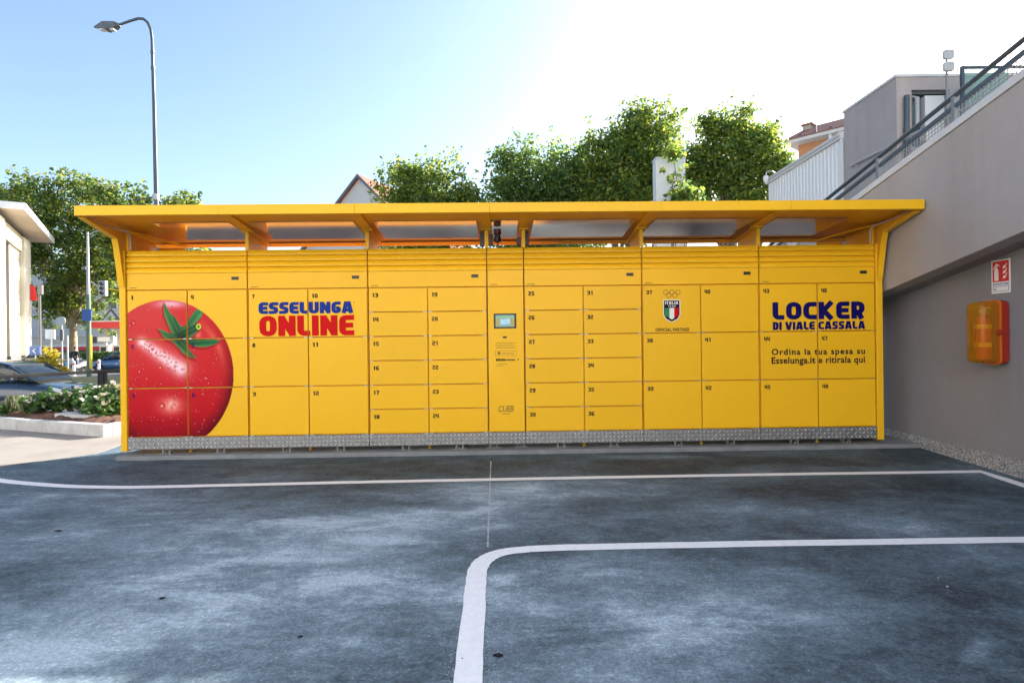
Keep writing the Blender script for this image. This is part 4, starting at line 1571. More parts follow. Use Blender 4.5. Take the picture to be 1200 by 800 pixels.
pic = MB()
pz = sh_
pic.prism([(-hw * .66, pz * .38), (-hw * .22, pz * .38), (-hw * .22, pz * .68), (-hw * .32, pz * .76), (-hw * .56, pz * .76), (-hw * .66, pz * .68)], 'y', 0.0052, 0.0058)
pic.prism([(-hw * .52, pz * .765), (-hw * .36, pz * .765), (-hw * .36, pz * .83), (-hw * .10, pz * .80), (-hw * .10, pz * .83), (-hw * .36, pz * .89), (-hw * .52, pz * .89)], 'y', 0.0052, 0.0058)
pic.prism([(-hw * .53, pz * .80), (-hw * .72, pz * .72), (-hw * .78, pz * .74), (-hw * .53, pz * .86)], 'y', 0.0052, 0.0058)
for k in range(3):
    zb_ = pz * (.42 + .15 * k)
    pic.prism([(hw * .20, zb_), (hw * .52, zb_ + pz * .02), (hw * .70, zb_ + pz * .17), (hw * .60, zb_ + pz * .15), (hw * .50, zb_ + pz * .09), (hw * .34, zb_ + pz * .10)], 'y', 0.0052, 0.0058)
wl_(pic).build('pictogram', mt['white_paint'], sg)
me = font_mesh('ESTINTORE', 'sign_lettering', mt['sign_blue'], -hw * .84, hw * .84, sh_ * .235, sh_ * .305, 0.0050, 0.03)
me.transform(Matrix(((0, -1, 0, 0), (-1, 0, 0, 0), (0, 0, 1, 0), (0, 0, 0, 1))))
obj('sign_lettering', me, sg)
me = font_mesh('N.', 'sign_lettering', mt['ink'], -hw * .7, -hw * .42, sh_ * .10, sh_ * .16, 0.0050, 0.02)
me.transform(Matrix(((0, -1, 0, 0), (-1, 0, 0, 0), (0, 0, 1, 0), (0, 0, 0, 1))))
obj('sign_lettering', me, sg)
nb = MB()
for q in ((-hw * .84, hw * .84, .055, .068), (-hw * .84, hw * .84, .195, .208), (-hw * .84, -hw * .80, .0685, .1945), (hw * .80, hw * .84, .0685, .1945)):
    nb.box(q[0], q[1], 0.0042, 0.0048, sh_ * q[2], sh_ * q[3])
wl_(nb).build('number_frame', mt['sign_blue'], sg)

# fire extinguisher cabinet ------------------------------------------------
CY, CZ0, CZ1 = 5.62, 0.985, 1.575
cbt = thing('extinguisher_cabinet', 'amber plastic fire extinguisher cabinet with red back on the grey wall', 'cabinet', (WX, CY, CZ0))
ch = CZ1 - CZ0
def rrect(a0, a1, z0, z1, r, n=4):
    pts = []
    for (cx_, cz_, s0) in ((a1 - r, z0 + r, -90), (a1 - r, z1 - r, 0), (a0 + r, z1 - r, 90), (a0 + r, z0 + r, 180)):
        for k in range(n + 1):
            an = R(s0 + 90 * k / n)
            pts.append((cx_ + r * math.cos(an), cz_ + r * math.sin(an)))
    return pts
wl_(MB().prism(rrect(-.105, .105, 0, ch, .05), 'y', 0.001, 0.085)).build('back_shell', mt['box_red'], cbt, bevel=.006)
# hollow amber cover, lofted and tapering outwards
cv = MB()
rings = []
for (d_, k, kz) in ((0.086, 1.0, 1.0), (0.20, .95, .975), (0.245, .86, .94), (0.255, .76, .90)):
    pts = rrect(-.107 * k, .107 * k, ch / 2 - ch / 2 * kz, ch / 2 + ch / 2 * kz, .05)
    rings.append([(p[0], d_, p[1]) for p in pts])
n = len(rings[0])
vv_ = [q for r_ in rings for q in r_]
ff_ = [(i * n + k, i * n + (k + 1) % n, (i + 1) * n + (k + 1) % n, (i + 1) * n + k) for i in range(3) for k in range(n)]
ff_.append(tuple(3 * n + k for k in range(n)))
cv.add(vv_, ff_)
wl_(cv).build('cover', mt['amber'], cbt, smooth=True)
rim_ = MB()
o_ = rrect(-.113, .113, -.005, ch + .005, .038)
i_ = rrect(-.101, .101, .008, ch - .008, .032)
rim_.add([(p[0], .078, p[1]) for p in o_] + [(p[0], .078, p[1]) for p in i_] + [(p[0], .094, p[1]) for p in o_] + [(p[0], .094, p[1]) for p in i_],
         [q for k in range(n) for q in ((k, (k + 1) % n, n + (k + 1) % n, n + k), (2 * n + k, 2 * n + (k + 1) % n, 3 * n + (k + 1) % n, 3 * n + k), (k, (k + 1) % n, 2 * n + (k + 1) % n, 2 * n + k))])
wl_(rim_).build('rim', M('amber rim', (0.60, 0.12, 0.015), 0.3), cbt)
for a_ in (-.036, .036):
    wl_(MB().box(a_ - .006, a_ + .006, .2535, .262, ch * .16, ch * .84)).build('moulded_rib', mt['amber'], cbt, bevel=.003)
wl_(MB().box(.104, .124, .05, .13, ch * .46, ch * .54)).build('latch', mt['box_red'], cbt, bevel=.004)
ex = thing('fire_extinguisher', 'red fire extinguisher with yellow labels inside the amber cabinet', 'extinguisher', (WX - .165, CY, CZ0 + .04))
MB().lathe([(.03, 0), (.062, .006), (.065, .03), (.065, .33), (.055, .375), (.028, .40), (.022, .43)], 18).build('cylinder', mt['ext_red'], ex, smooth=True)
for z in (.12, .29):
    MB().lathe([(.0655, z), (.0665, z + .003), (.0665, z + .037), (.0655, z + .04)], 18).build('label_band', mt['label_yellow'], ex, smooth=True)
MB().box(-.02, .02, -.06, .02, .43, .47).box(-.012, .012, -.10, .01, .475, .49).build('valve', mt['zinc'], ex, bevel=.003)
MB().tube([(0, -.02, .45), (.02, .05, .46), (.03, .085, .40), (.02, .088, .2), (.01, .086, .1)], .009, 8).build('hose', mt['black'], ex, smooth=True)


# ================================================================== UNSEEN BUILDING ADDED TO BOUNCE SUNLIGHT
sm = thing('unseen_bounce_building', 'long pale building added unseen behind the viewpoint to bounce sunlight onto the lockers', 'building', (-6, -10, 0))
MB().box(-30, 26, -12, 0, 2.6, 14.5).build('upper_wall', mt['shop_wall'], sm)
for k in range(9):
    x = -30 + k * 6.85
    MB().box(x, x + 3.4, -12, 0, 0, 2.599).build('pier', mt['shop_wall'], sm)
    if k < 8:
        w_ = MB().box(x + 3.4, x + 6.85, -.5, -.4, 0.3, 2.599).build('shop_window', mt['window'], sm)
        MB().box(x + 5.1, x + 5.18, -.399, -.36, 0.3, 2.59).build('mullion', mt['lamp_dark'], w_)
        MB().box(x + 3.4, x + 6.85, -.6, -.2, 0, .299).build('stall_riser', mt['render_grey'], sm)
MB().box(-30.3, 26.3, -12.3, .3, 14.501, 14.8).build('cornice', mt['coping'], sm)

# ================================================================== BUILDINGS BEHIND, RIGHT
gb = thing('grey_building', 'taupe rendered building above the ramp with recessed window', 'building', (8.43, 13, LOW))
def lo(mb, o):
    return mb.xf(Matrix.Translation(-Vector(o.location)))
GT = 6.89
wall = MB()
# front face with an opening: four blocks round the recess
wx0, wz1 = at(1068, 105.5, 13).x, at(1068, 105.5, 13).z
wx1, wz0 = at(1113, 150, 13).x, at(1090, 172, 13).z
X0, X1 = 8.43, 9.92
for q in ((X0, wx0, LOW, GT), (wx1, 18.0, LOW, GT - 0.0), (wx0, wx1, wz1, GT), (wx0, wx1, LOW, wz0)):
    wall.box(q[0], q[1], 13.0, 13.4, q[2], q[3])
wall.box(X0, 18.0, 13.4, 15.05, LOW, GT)
lo(wall, gb).build('wall', mt['render_grey'], gb)
lo(MB().box(X0 - .03, 18.03, 12.97, 15.08, GT + .001, GT + .06), gb).build('roof_trim', mt['coping'], gb)
wn_ = lo(MB().box(wx0 + .03, wx1, 13.30, 13.36, wz0, wz1 - .03), gb).build('window', mt['window_blue'], gb)
lo(MB().box(wx0 + .002, wx0 + .06, 13.08, 13.299, wz0, wz1 - .002).box(wx0 + .061, wx1, 13.08, 13.299, wz1 - .06, wz1 - .002), gb).build('frame', mt['lamp_dark'], wn_)
p0, p1 = at(1081, 114, 13.2), at(1104, 150, 13.2)
lo(MB().box(p0.x, p1.x, 13.12, 13.28, p1.z - .3, p0.z), gb).build('pane', mt['white_trim'], wn_)
pa_, pb_ = at(1062.7, 112, 12.93), at(1062.7, 152, 12.93)
lo(MB().tube([pa_, pb_], .055, 10).tube([pb_ + Vector((0, 0, .05)), pb_ - Vector((0, 0, .6))], .062, 10), gb).build('downpipe', mt['rail'], gb, smooth=True)
pa_, pb_ = at(1074.5, 115, 13.05), at(1074.5, 150, 13.05)
lo(MB().tube([pb_, pa_, pa_ + Vector((-.06, .1, .05))], .05, 10), gb).build('downpipe', mt['pale_pole'], gb, smooth=True)
# thin rail fixed along the side wall
q0, q1 = at(991, 195, 14.7), at(1046, 164.5, 13.02)
rl2 = thing('wall_handrail', 'thin pale handrail on the side of the taupe building', 'handrail', (8.36, 14, 5.3))
ra, rb = Vector((8.36, 14.7, q0.z)), Vector((8.36, 9.3, q0.z - .05))
lo(MB().tube([ra, rb], .028, 8), rl2).build('rail', mt['pale_pole'], rl2, smooth=True)
for t in (0.05, 0.28):
    c = ra.lerp(rb, t)
    lo(MB().tube([c, c + Vector((0, 0, -.08)), c + Vector((.068, 0, -.08))], .014, 6), rl2).build('wall_bracket', mt['pale_pole'], rl2)
lo(MB().tube([rb, rb + Vector((0, 0, -2.2)), rb + Vector((0, 0, -3.6))], .03, 8), rl2).build('post', mt['pale_pole'], rl2)

# glass balustrade of the terrace beside it
bp0 = at(1129, 79, 12.2)
bp1 = at(1182, 112, 12.2)
bal = thing('glass_balustrade', 'framed pale glass balustrade on the terrace above the ramp', 'balustrade', (bp0.x, 12.2, bp1.z - .6))
lo(MB().box(bp0.x, bp1.x, 12.2, 12.212, bp1.z - .6, bp0.z - .03), bal).build('pane', glass_mat('pale glass', (0.25, 0.38, 0.32), 0.55), bal)
lo(MB().box(bp0.x - .05, bp0.x, 12.17, 12.24, bp1.z - .9, bp0.z + .02).box(bp0.x + .001, bp1.x + .5, 12.18, 12.23, bp0.z - .028, bp0.z + .02), bal).build('frame', mt['rail'], bal)
lo(MB().box(bp0.x - .06, bp1.x + 2, 12.05, 12.9, bp1.z - 1.3, bp1.z - .62), bal).build('terrace_edge', mt['render_grey'], bal)

# panel antennas on a pole
ap = thing('antenna_pole', 'thin pole carrying two grey rounded square panels', 'antenna', (at(1109.5, 100, 12.4).x, 12.4, LOW))
pz0, pz1 = at(1109.5, 160, 12.4).z, at(1109.5, 58.5, 12.4).z
lo(MB().tube([(ap.location.x, 12.4, 3.0), (ap.location.x, 12.4, pz1)], .022, 8), ap).build('pole', mt['rail_grey'], ap)
for (ya_, yb_) in ((60.2, 71.2), (74.2, 85.4)):
    z1_, z0_ = at(1109.5, ya_, 12.4).z, at(1109.5, yb_, 12.4).z
    mb = MB().prism(rrect(-.105, .105, 0, z1_ - z0_, .04), 'y', -0.09, -0.023)
    o = mb.build('panel', mt['pale_pole'], ap, bevel=.012)
    o.location = (0, 0, z0_ - LOW)

# white corrugated wall of the shed
sh_t = thing('white_shed', 'white corrugated metal shed wall behind the canopy', 'shed', (8.44, 15.1, LOW))
ST = 6.28
cw = MB()
Y = 15.1
k = 0
prof = []
while Y < 19.4:
    prof += [(8.44, Y), (8.44, Y + .10), (8.415, Y + .12), (8.415, Y + .17), (8.44, Y + .19)]
    Y += 0.19 + 1e-4
prof = prof + [(8.9, 19.4), (8.9, 15.1)]
cw.prism(prof, 'z', LOW, ST)
lo(cw, sh_t).build('corrugated_sheet', mt['corrugated'], sh_t)
lo(MB().box(8.34, 8.95, 15.06, 19.5, ST + .002, ST + .16), sh_t).build('roof_edge', mt['white_trim'], sh_t, bevel=.01)
lo(MB().box(8.30, 8.338, 15.06, 19.5, ST + .05, ST + .13), sh_t).build('gutter', mt['coping'], sh_t, bevel=.01)
lo(MB().box(8.37, 8.413, 15.06, 15.16, LOW, ST), sh_t).build('corner_trim', mt['white_trim'], sh_t)

# small camera on an arm by the shed
dc = thing('security_camera', 'white dome camera on a thin arm at the shed corner', 'camera', at(897.5, 213, 18.5))
c = Vector(dc.location)
e = at(926, 203, 18.9)
lo(MB().tube([c + Vector((0, 0, .18)), c + Vector((0.02, 0, .30)), c + Vector((.2, 0.03, .34)), Vector((8.42, 19.0, c.z + .42))], .02, 6), dc).build('arm', mt['pale_pole'], dc, smooth=True)
MB().lathe([(.02, .2), (.07, .17), (.075, .05), (.06, 0), (.03, -.05), (.001, -.07)], 12).build('dome', mt['white_paint'], dc, smooth=True)

# house with red tiled roof and balconies, far right
def local_house():
    Yd = 48.0
    e0, e1 = at(924, 164.5, Yd), at(1012, 136, Yd - 4)
    h = thing('apartment_house', 'orange apartment house with red tiled roof and balconies above the shed', 'house', (e0.x, e0.y, LOW))
    d = (Vector((e1.x, e1.y, 0)) - Vector((e0.x, e0.y, 0)))
    ang = math.atan2(d.y, d.x)
    h.rotation_euler = (0, 0, ang)
    Lh = d.length + 3
    ze = e0.z - LOW
    dpt = 9.0
    MB().box(0.4, Lh, 0.9, dpt, 0, ze - .35).build('wall', mt['orange_wall'], h)
    MB().box(-0.2, Lh + .3, -0.3, dpt + .6, ze - .34, ze - .1).build('eaves', mt['white_trim'], h)
    ro = MB().prism([(-.5, ze - .098), (dpt + .8, ze - .098), (dpt / 2 + .2, ze + 2.2)], 'x', -0.3, Lh + .4).build('roof', mt['tile_red'], h)
    for k in range(9):
        x = .8 + k * 1.15
        MB().box(x - .14, x + .14, .25, .5, ze + .05, ze + .33).build('snow_guard', mt['plinth_dark'], ro)
    MB().box(-.15, .55, 3.2, 3.9, ze - .1, ze + 1.9).build('chimney', mt['cream'], ro)
    MB().box(-.25, .65, 3.1, 4.0, ze + 1.91, ze + 2.05).build('chimney_cap', mt['tile_red'], ro)
    for x in (3.05, 6.9):
        MB().box(x, x + .18, -.1, .9, 0, ze - .35).build('party_wall', mt['white_trim'], h)
    for fl in range(4):
        z = ze - 3.3 - 3.0 * fl
        if z < 0.3:
            break
        MB().box(0.3, Lh, -.15, .898, z - .02, z + .16).build('balcony', mt['white_trim'], h)
        bo = MB()
        for k in range(30):
            bo.box(.35 + k * .3, .38 + k * .3, -.12, -.09, z + .16, z + 1.05)
        bo.box(.3, Lh, -.13, -.08, z + 1.05, z + 1.1)
        bo.build('balcony_railing', mt['rail'], h)
        for x in (1.5, 4.2, 7.6):
            w_ = MB().box(x, x + 1.4, .86, .899, z + .2, z + 2.2).build('window', mt['window'], h)
            MB().box(x + .66, x + .74, .82, .859, z + .2, z + 2.2).build('mullion', mt['white_trim'], w_)
        MB().box(.6, .95, .2, .5, z + .17, z + .5).build('planter_box', mt['leaf_hedge'], h)
    return h
local_house()
am = thing('tv_aerial', 'thin television aerial on the tiled roof', 'aerial', at(956.5, 142, 46))
MB().tube([(0, 0, -.9), (0, 0, 1.3)], .03, 6).build('mast', mt['pale_pole'], am)
MB().tube([(-.5, 0, 1.1), (.5, 0, 1.1)], .018, 5).tube([(-.4, 0, .75), (.4, 0, .75)], .018, 5).tube([(-.25, 0, .4), (.25, 0, .4)], .018, 5).build('dipoles', mt['pale_pole'], am)

# gabled house behind the left trees
def gable():
    Yd = 40
    apx = at(421.5, 208.5, Yd)
    h = thing('gabled_house', 'pale gabled house with red tiles peeping over the canopy', 'house', (apx.x, Yd, LOW))
    za = apx.z - LOW
    sl = (at(397, 237, Yd).z - apx.z) / (at(397, 237, Yd).x - apx.x)
    w = 5.0
    dz = abs(sl) * w
    h.rotation_euler = (0, 0, R(-22))
    sl *= 0.85
    dz = abs(sl) * w
    MB().prism([(-w, 0), (w, 0), (w, za - dz), (0, za), (-w, za - dz)], 'y', 0, 9).build('wall', mt['offwhite'], h)
    for sgn in (-1, 1):
        MB().prism([(0, za + .003), (sgn * (w + .4), za - dz * (1 + .4 / w) + .003), (sgn * (w + .4), za - dz * (1 + .4 / w) + .2), (0, za + .22)], 'y', -.25, 9.2).build('roof', mt['tile_red'], h)
        MB().prism([(0, za - .02), (sgn * (w + .4), za - dz * (1 + .4 / w) - .02), (sgn * (w + .4), za - dz * (1 + .4 / w) + .19), (0, za + .2)], 'y', -.30, -.252).build('verge_board', mt['grey_panel'], h)
gable()

# white pillar among the trees
wp0, wp1 = at(768.5, 186, 21), at(803, 186, 21)
wp = thing('white_pillar', 'plain white box pillar among the trees behind the canopy', 'pillar', ((wp0.x + wp1.x) / 2, 21, LOW))
MB().box(-(wp1.x - wp0.x) / 2, (wp1.x - wp0.x) / 2, 0, .5, 0, wp0.z - LOW).build('shaft', mt['corrugated'], wp, bevel=.02)
MB().box(-(wp1.x - wp0.x) / 2 - .02, (wp1.x - wp0.x) / 2 + .02, -.02, .52, wp0.z - LOW + .001, wp0.z - LOW + .05).build('cap', mt['white_trim'], wp)


# ================================================================== TREES
def leaves(centers, normals, size, rg, fold=0.0):
    n = len(centers)
    nr = normals + rg.normal(0, .55, (n, 3))
    nr /= np.linalg.norm(nr, axis=1, keepdims=True) + 1e-9
    t = rg.normal(0, 1, (n, 3))
    t -= nr * (t * nr).sum(1, keepdims=True)
    t /= np.linalg.norm(t, axis=1, keepdims=True) + 1e-9
    b = np.cross(nr, t)
    s = size * rg.uniform(.6, 1.3, (n, 1))
    p0 = centers - t * s * .5
    p1 = centers + b * s * .36 + nr * s * .06
    p2 = centers + t * s * .6
    p3 = centers - b * s * .36 + nr * s * .06
    V = np.stack([p0, p1, p2, p3], 1).reshape(-1, 3)
    Fc = np.arange(n * 4).reshape(-1, 4)
    return V, Fc


def np_mesh(name, V, Fc, m):
    me = bpy.data.meshes.new(name)
    n, k = Fc.shape
    me.vertices.add(len(V))
    me.vertices.foreach_set('co', V.astype(np.float32).ravel())
    me.loops.add(n * k)
    me.loops.foreach_set('vertex_index', Fc.astype(np.int32).ravel())
    me.polygons.add(n)
    me.polygons.foreach_set('loop_start', np.arange(0, n * k, k, dtype=np.int32))
    me.polygons.foreach_set('loop_total', np.full(n, k, dtype=np.int32))
    me.materials.append(m)
    me.update(calc_edges=True)
    me.validate()
    return me


def crown(blobs, nclump, per, size, crad, seed, m, name='crown'):
    """leaf clumps of very different size spread through a set of ellipsoids, with loose sprigs reaching out of the outline"""
    rg = np.random.default_rng(seed)
    B = np.array(blobs, float)
    vol = (B[:, 3] * B[:, 4] * B[:, 5]) ** .70
    def centres(n, lo_, hi_):
        pick = rg.choice(len(B), n, p=vol / vol.sum())
        d = rg.normal(0, 1, (n, 3))
        d /= np.linalg.norm(d, axis=1, keepdims=True)
        return B[pick, :3] + d * B[pick, 3:6] * rg.uniform(lo_, hi_, (n, 1)), d
    cc, _ = centres(nclump, .35, .98)
    cr = crad * rg.uniform(.4, 1.25, (nclump, 1)) ** 1.2
    cnt = np.maximum(6, (per * (cr[:, 0] / crad) ** 1.6)).astype(int)
    C = np.repeat(cc, cnt, 0)
    n = len(C)
    dirs = rg.normal(0, 1, (n, 3))
    dirs /= np.linalg.norm(dirs, axis=1, keepdims=True)
    rr = np.repeat(cr, cnt, 0) * rg.uniform(.1, 1.0, (n, 1)) ** .55
    pts = C + dirs * rr * np.array([1.2, 1.2, .75])
    # sprigs: leaves strung along a short shoot pointing up and out
    ns = nclump * 3 // 4
    sc, sd = centres(ns, .80, 1.04)
    sd = sd * .6 + np.array([0, 0, .75]) + rg.normal(0, .25, (ns, 3))
    sd /= np.linalg.norm(sd, axis=1, keepdims=True)
    k = max(8, per // 5)
    L_ = crad * rg.uniform(.5, 1.5, (ns, 1))
    tt = rg.uniform(0, 1, (ns * k, 1))
    sp_ = np.repeat(sc, k, 0) + np.repeat(sd * L_, k, 0) * tt + rg.normal(0, 1, (ns * k, 3)) * crad * (.22 - .14 * tt)
    pts = np.concatenate([pts, sp_])
    dirs = np.concatenate([dirs, rg.normal(0, 1, (ns * k, 3)) * .6])
    V, Fc = leaves(pts, dirs * .7 + np.array([0, 0, .6]), size, rg)
    return np_mesh(name, V, Fc, m), cc


def limb(mb, a, b, r0, r1, rg, n=6):
    a, b = Vector(a), Vector(b)
    pts = []
    for i in range(6):
        t = i / 5
        q = a.lerp(b, t) + Vector((rg.normal(0, .05), rg.normal(0, .05), math.sin(t * math.pi) * .12)) * (b - a).length * .35 * (1 if 0 < i < 5 else 0)
        pts.append(q)
    mb.tube(pts, [r0 + (r1 - r0) * i / 5 for i in range(6)], n)


def tree(name, label, base, blobs, nclump, per, size, crad, seed, m, trunk_r, fork, bark='bark', group=None):
    t = thing(name, label, 'tree', base, 0, group)
    rg = np.random.default_rng(seed + 100)
    bl = [(b[0] - base[0], b[1] - base[1], b[2] - base[2], b[3], b[4], b[5]) for b in blobs]
    me, cc = crown(bl, nclump, per, size, crad, seed, m)
    obj('crown', me, t)
    tr = MB()
    top = Vector((0, 0, fork))
    tr.tube([(0, 0, -.1), (0, 0, .25), (0.03, 0.02, fork * .5), top], [trunk_r * 1.5, trunk_r * 1.1, trunk_r * .9, trunk_r * .8], 10)
    tr.build('trunk', mt[bark], t, smooth=True)
    br = MB()
    for b in bl:
        limb(br, top - Vector((0, 0, fork * .12)), (b[0], b[1], b[2]), trunk_r * .55, trunk_r * .16, rg)
    pk = rg.choice(len(cc), min(50, len(cc)), replace=False)
    for i in pk:
        j = int(np.argmin([np.linalg.norm(cc[i] - np.array(b[:3])) for b in bl]))
        limb(br, bl[j][:3], cc[i], trunk_r * .15, trunk_r * .03, rg, 5)
    br.build('branches', mt[bark], t, smooth=True)
    return t


def blob(x, y, r, Y, rz=None, ry=None):
    """ellipsoid of photo radius r (px) around photo position x, y at depth Y"""
    p = at(x, y, Y)
    k = Y / F
    return (p.x, p.y, p.z, r * k, (ry or r) * k, (rz or r) * k)


Yt = 26.0
tree('leafy_tree', 'low bushy green tree right of the pale gable', (at(480, 300, 27).x, 27, LOW),
     [blob(472, 225, 32, 27), blob(515, 232, 34, 27, 30), blob(549, 238, 22, 27), blob(497, 207, 10, 27, 14), blob(525, 203, 9, 27, 14), blob(478, 206, 14, 27), blob(466, 270, 38, 27), blob(520, 275, 42, 27)],
     260, 86, .155, .62, 1, mt['leaf_warm'], .16, 2.6, group='trees behind the lockers')
tree('leafy_tree', 'dark green tree with two pointed tips behind the canopy', (at(622, 300, 28).x, 28, LOW),
     [blob(600, 220, 32, 28), blob(640, 215, 36, 28), blob(680, 222, 34, 28), blob(616, 177, 9, 28, 18), blob(648, 182, 7, 28, 22), blob(592, 190, 17, 28), blob(676, 190, 16, 28), blob(600, 270, 42, 28), blob(665, 270, 45, 28)],
     360, 86, .155, .62, 2, mt['leaf_far'], .2, 3.0, group='trees behind the lockers')
tree('leafy_tree', 'tall broad green tree left of the white pillar', (at(726, 300, 27).x, 27, LOW),
     [blob(712, 200, 40, 27), blob(752, 181, 38, 27), blob(742, 151, 22, 27), blob(772, 151, 20, 27), blob(700, 171, 17, 27), blob(778, 196, 26, 27), blob(756, 130, 8, 27), blob(790, 134, 8, 27, 10), blob(735, 240, 52, 27), blob(785, 245, 30, 27)],
     420, 86, .155, .62, 3, mt['leaf_warm'], .22, 3.2, group='trees behind the lockers')
tree('leafy_tree', 'tall green tree with sunlit yellow right side before the orange house', (at(866, 300, 26).x, 26, LOW),
     [blob(840, 178, 26, 26), blob(876, 174, 30, 26), blob(903, 194, 22, 26), blob(834, 152, 14, 26), blob(868, 146, 18, 26), blob(890, 156, 16, 26), blob(870, 130, 7, 26, 9), blob(828, 140, 7, 26), blob(820, 202, 18, 26), blob(892, 214, 22, 26), blob(852, 206, 26, 26), blob(916, 188, 10, 26), blob(812, 184, 11, 26), blob(806, 205, 15, 26), blob(815, 228, 18, 26), blob(868, 232, 24, 26), blob(925, 222, 14, 26)],
     330, 86, .15, .60, 4, mt['leaf_warm'], .2, 4.4, group='trees behind the lockers')
tree('climbing_vine', 'slim leafy vine growing up the white pillar', (at(792, 300, 20.4).x, 20.4, LOW),
     [blob(788, 180, 9, 20.4), blob(790, 200, 11, 20.4), blob(796, 222, 14, 20.4), blob(812, 232, 14, 20.4), blob(800, 250, 20, 20.4)],
     34, 40, .17, .34, 5, mt['leaf_warm'], .06, 2.5)
# row of further trees that closes the gaps low down
for k, (x, y, r, Yd, lab) in enumerate(((300, 262, 42, 44, 'low distant tree crown just over the canopy left of centre'), (985, 250, 30, 30, 'dark shrubby tree behind the white shed'))):
    if k == 1:
        continue

tree('plane_tree', 'large plane tree with pale trunk behind the tall traffic pole', (at(86, 424, 72).x, 72, LOW),
     [blob(40, 250, 42, 72), blob(80, 245, 44, 72), blob(105, 270, 40, 72), blob(30, 290, 34, 72), blob(70, 310, 46, 72), blob(110, 320, 36, 72), blob(80, 350, 30, 72), blob(30, 225, 18, 72), blob(68, 222, 20, 72), blob(110, 225, 18, 72),
      blob(130, 345, 20, 72), blob(60, 360, 22, 72), blob(128, 262, 26, 72), blob(125, 300, 28, 72), blob(118, 385, 14, 72), blob(105, 362, 22, 72), blob(10, 240, 22, 72)],
     400, 80, .38, 1.25, 6, mt['leaf_plane'], .45, 5.5, 'bark_pale', group='plane trees along the street')
tree('plane_tree', 'smaller plane tree whose top shows beside the lamp post', (at(190, 424, 70).x, 70, LOW),
     [blob(140, 246, 26, 70), blob(168, 250, 24, 70), blob(198, 250, 24, 70), blob(228, 250, 20, 70), blob(160, 290, 40, 70), blob(210, 292, 40, 70), blob(128, 228, 12, 70), blob(162, 231, 8, 70), blob(198, 231, 8, 70), blob(228, 232, 8, 70)],
     170, 76, .44, 1.25, 7, mt['leaf_plane'], .3, 4.0, 'bark_pale', group='plane trees along the street')
tree('round_tree', 'small dark street tree showing above the roof of the left building', (at(10, 424, 80).x, 80, LOW),
     [blob(8, 238, 20, 80), blob(14, 265, 30, 80), blob(-20, 260, 30, 80), blob(0, 320, 40, 80)],
     90, 76, .5, 1.2, 8, mt['leaf_plane'], .3, 4.0, 'bark_pale')


# ================================================================== STREET SIDE, LEFT
# lamp post rising behind the canopy
lp = thing('street_lamp', 'tall grey street lamp with curved arm above the canopy', 'street lamp', (at(183.5, 240, 20).x, 20, LOW))
b0 = Vector(lp.location)
def lpz(x, y):
    q = at(x, y, 20)
    return Vector((q.x - b0.x, 0, q.z - b0.z))
base_top = lpz(183.3, 238)
MB().tube([(0, 0, 0), (0, 0, .8), base_top, lpz(180.6, 120), lpz(179.4, 82)], [.11, .095, .075, .06, .055], 12).build('pole', mt['lamp'], lp, smooth=True)
arm_pts = [lpz(179.2, 80), lpz(178.7, 62), lpz(178.2, 45), lpz(176.5, 34), lpz(173, 26.5), lpz(168, 22.5), lpz(162, 22), lpz(152, 25), lpz(140, 29.3)]
MB().tube(arm_pts, [.052, .05, .048, .048, .047, .046, .045, .043, .04], 10).build('arm', mt['lamp'], lp, smooth=True)
for y in (61, 80):
    q = lpz(178.9 + (y - 61) * .02, y)
    MB().lathe([(.065, -.05), (.07, 0), (.065, .05)], 12, q).build('collar', mt['lamp_dark'], lp)
hd = [lpz(141, 28.8), lpz(136, 27.2), lpz(123, 27.6), lpz(110, 31.8)]
bt_ = [lpz(141, 31.2), lpz(137, 33.2), lpz(127, 36.6), lpz(110, 32.6)]
lan = MB()
for w, q in ((.05, 0), (.17, 1), (.20, 2), (.02, 3)):
    pass
V_ = []
for i, w in enumerate((.05, .13, .16, .03)):
    V_ += [(hd[i].x, -w, hd[i].z), (hd[i].x, w, hd[i].z), (bt_[i].x, w * .85, bt_[i].z), (bt_[i].x, -w * .85, bt_[i].z)]
lan.add(V_, [(i * 4 + k, i * 4 + (k + 1) % 4, (i + 1) * 4 + (k + 1) % 4, (i + 1) * 4 + k) for i in range(3) for k in range(4)] + [(3, 2, 1, 0), (12, 13, 14, 15)])
la_o = lan.build('lantern', mt['lamp_dark'], lp, bevel=.015)
q0, q1 = bt_[1].lerp(bt_[2], .1), bt_[1].lerp(bt_[2], .2)
gl_ = [lpz(132, 35.2), lpz(119, 33.2), lpz(119, 36.6), lpz(130, 39.6)]
ga_, gb_ = lpz(134.5, 34.6), lpz(118, 35.2)
MB().hexa([(ga_.x, -.09, ga_.z - .03), (gb_.x, -.09, gb_.z - .03), (gb_.x, .09, gb_.z - .03), (ga_.x, .09, ga_.z - .03), (ga_.x, -.09, ga_.z), (gb_.x, -.09, gb_.z), (gb_.x, .09, gb_.z), (ga_.x, .09, ga_.z)]).build('lamp_glass', mt['lens'], la_o)
q = lpz(182.8, 231)
MB().tube([q, lpz(156, 234.5)], .03, 8).build('bracket_arm', mt['lamp'], lp)
MB().lathe([(.10, -.10), (.105, 0), (.10, .10)], 12, q).build('clamp', mt['pale_pole'], lp)

# planter with kerb stones and roses
pk0, pk1 = gnd(121, 512.5), gnd(-25, 501)
pl_t = thing('flower_bed', 'raised flower bed with concrete kerb and bark mulch at left', 'flower bed', (pk0.x, pk0.y, 0))
d = (pk1 - pk0)
d.z = 0
Lp = d.length
dn = d.normalized()
nb_ = Vector((dn.y, -dn.x, 0))
if nb_.y < 0:
    nb_ = -nb_
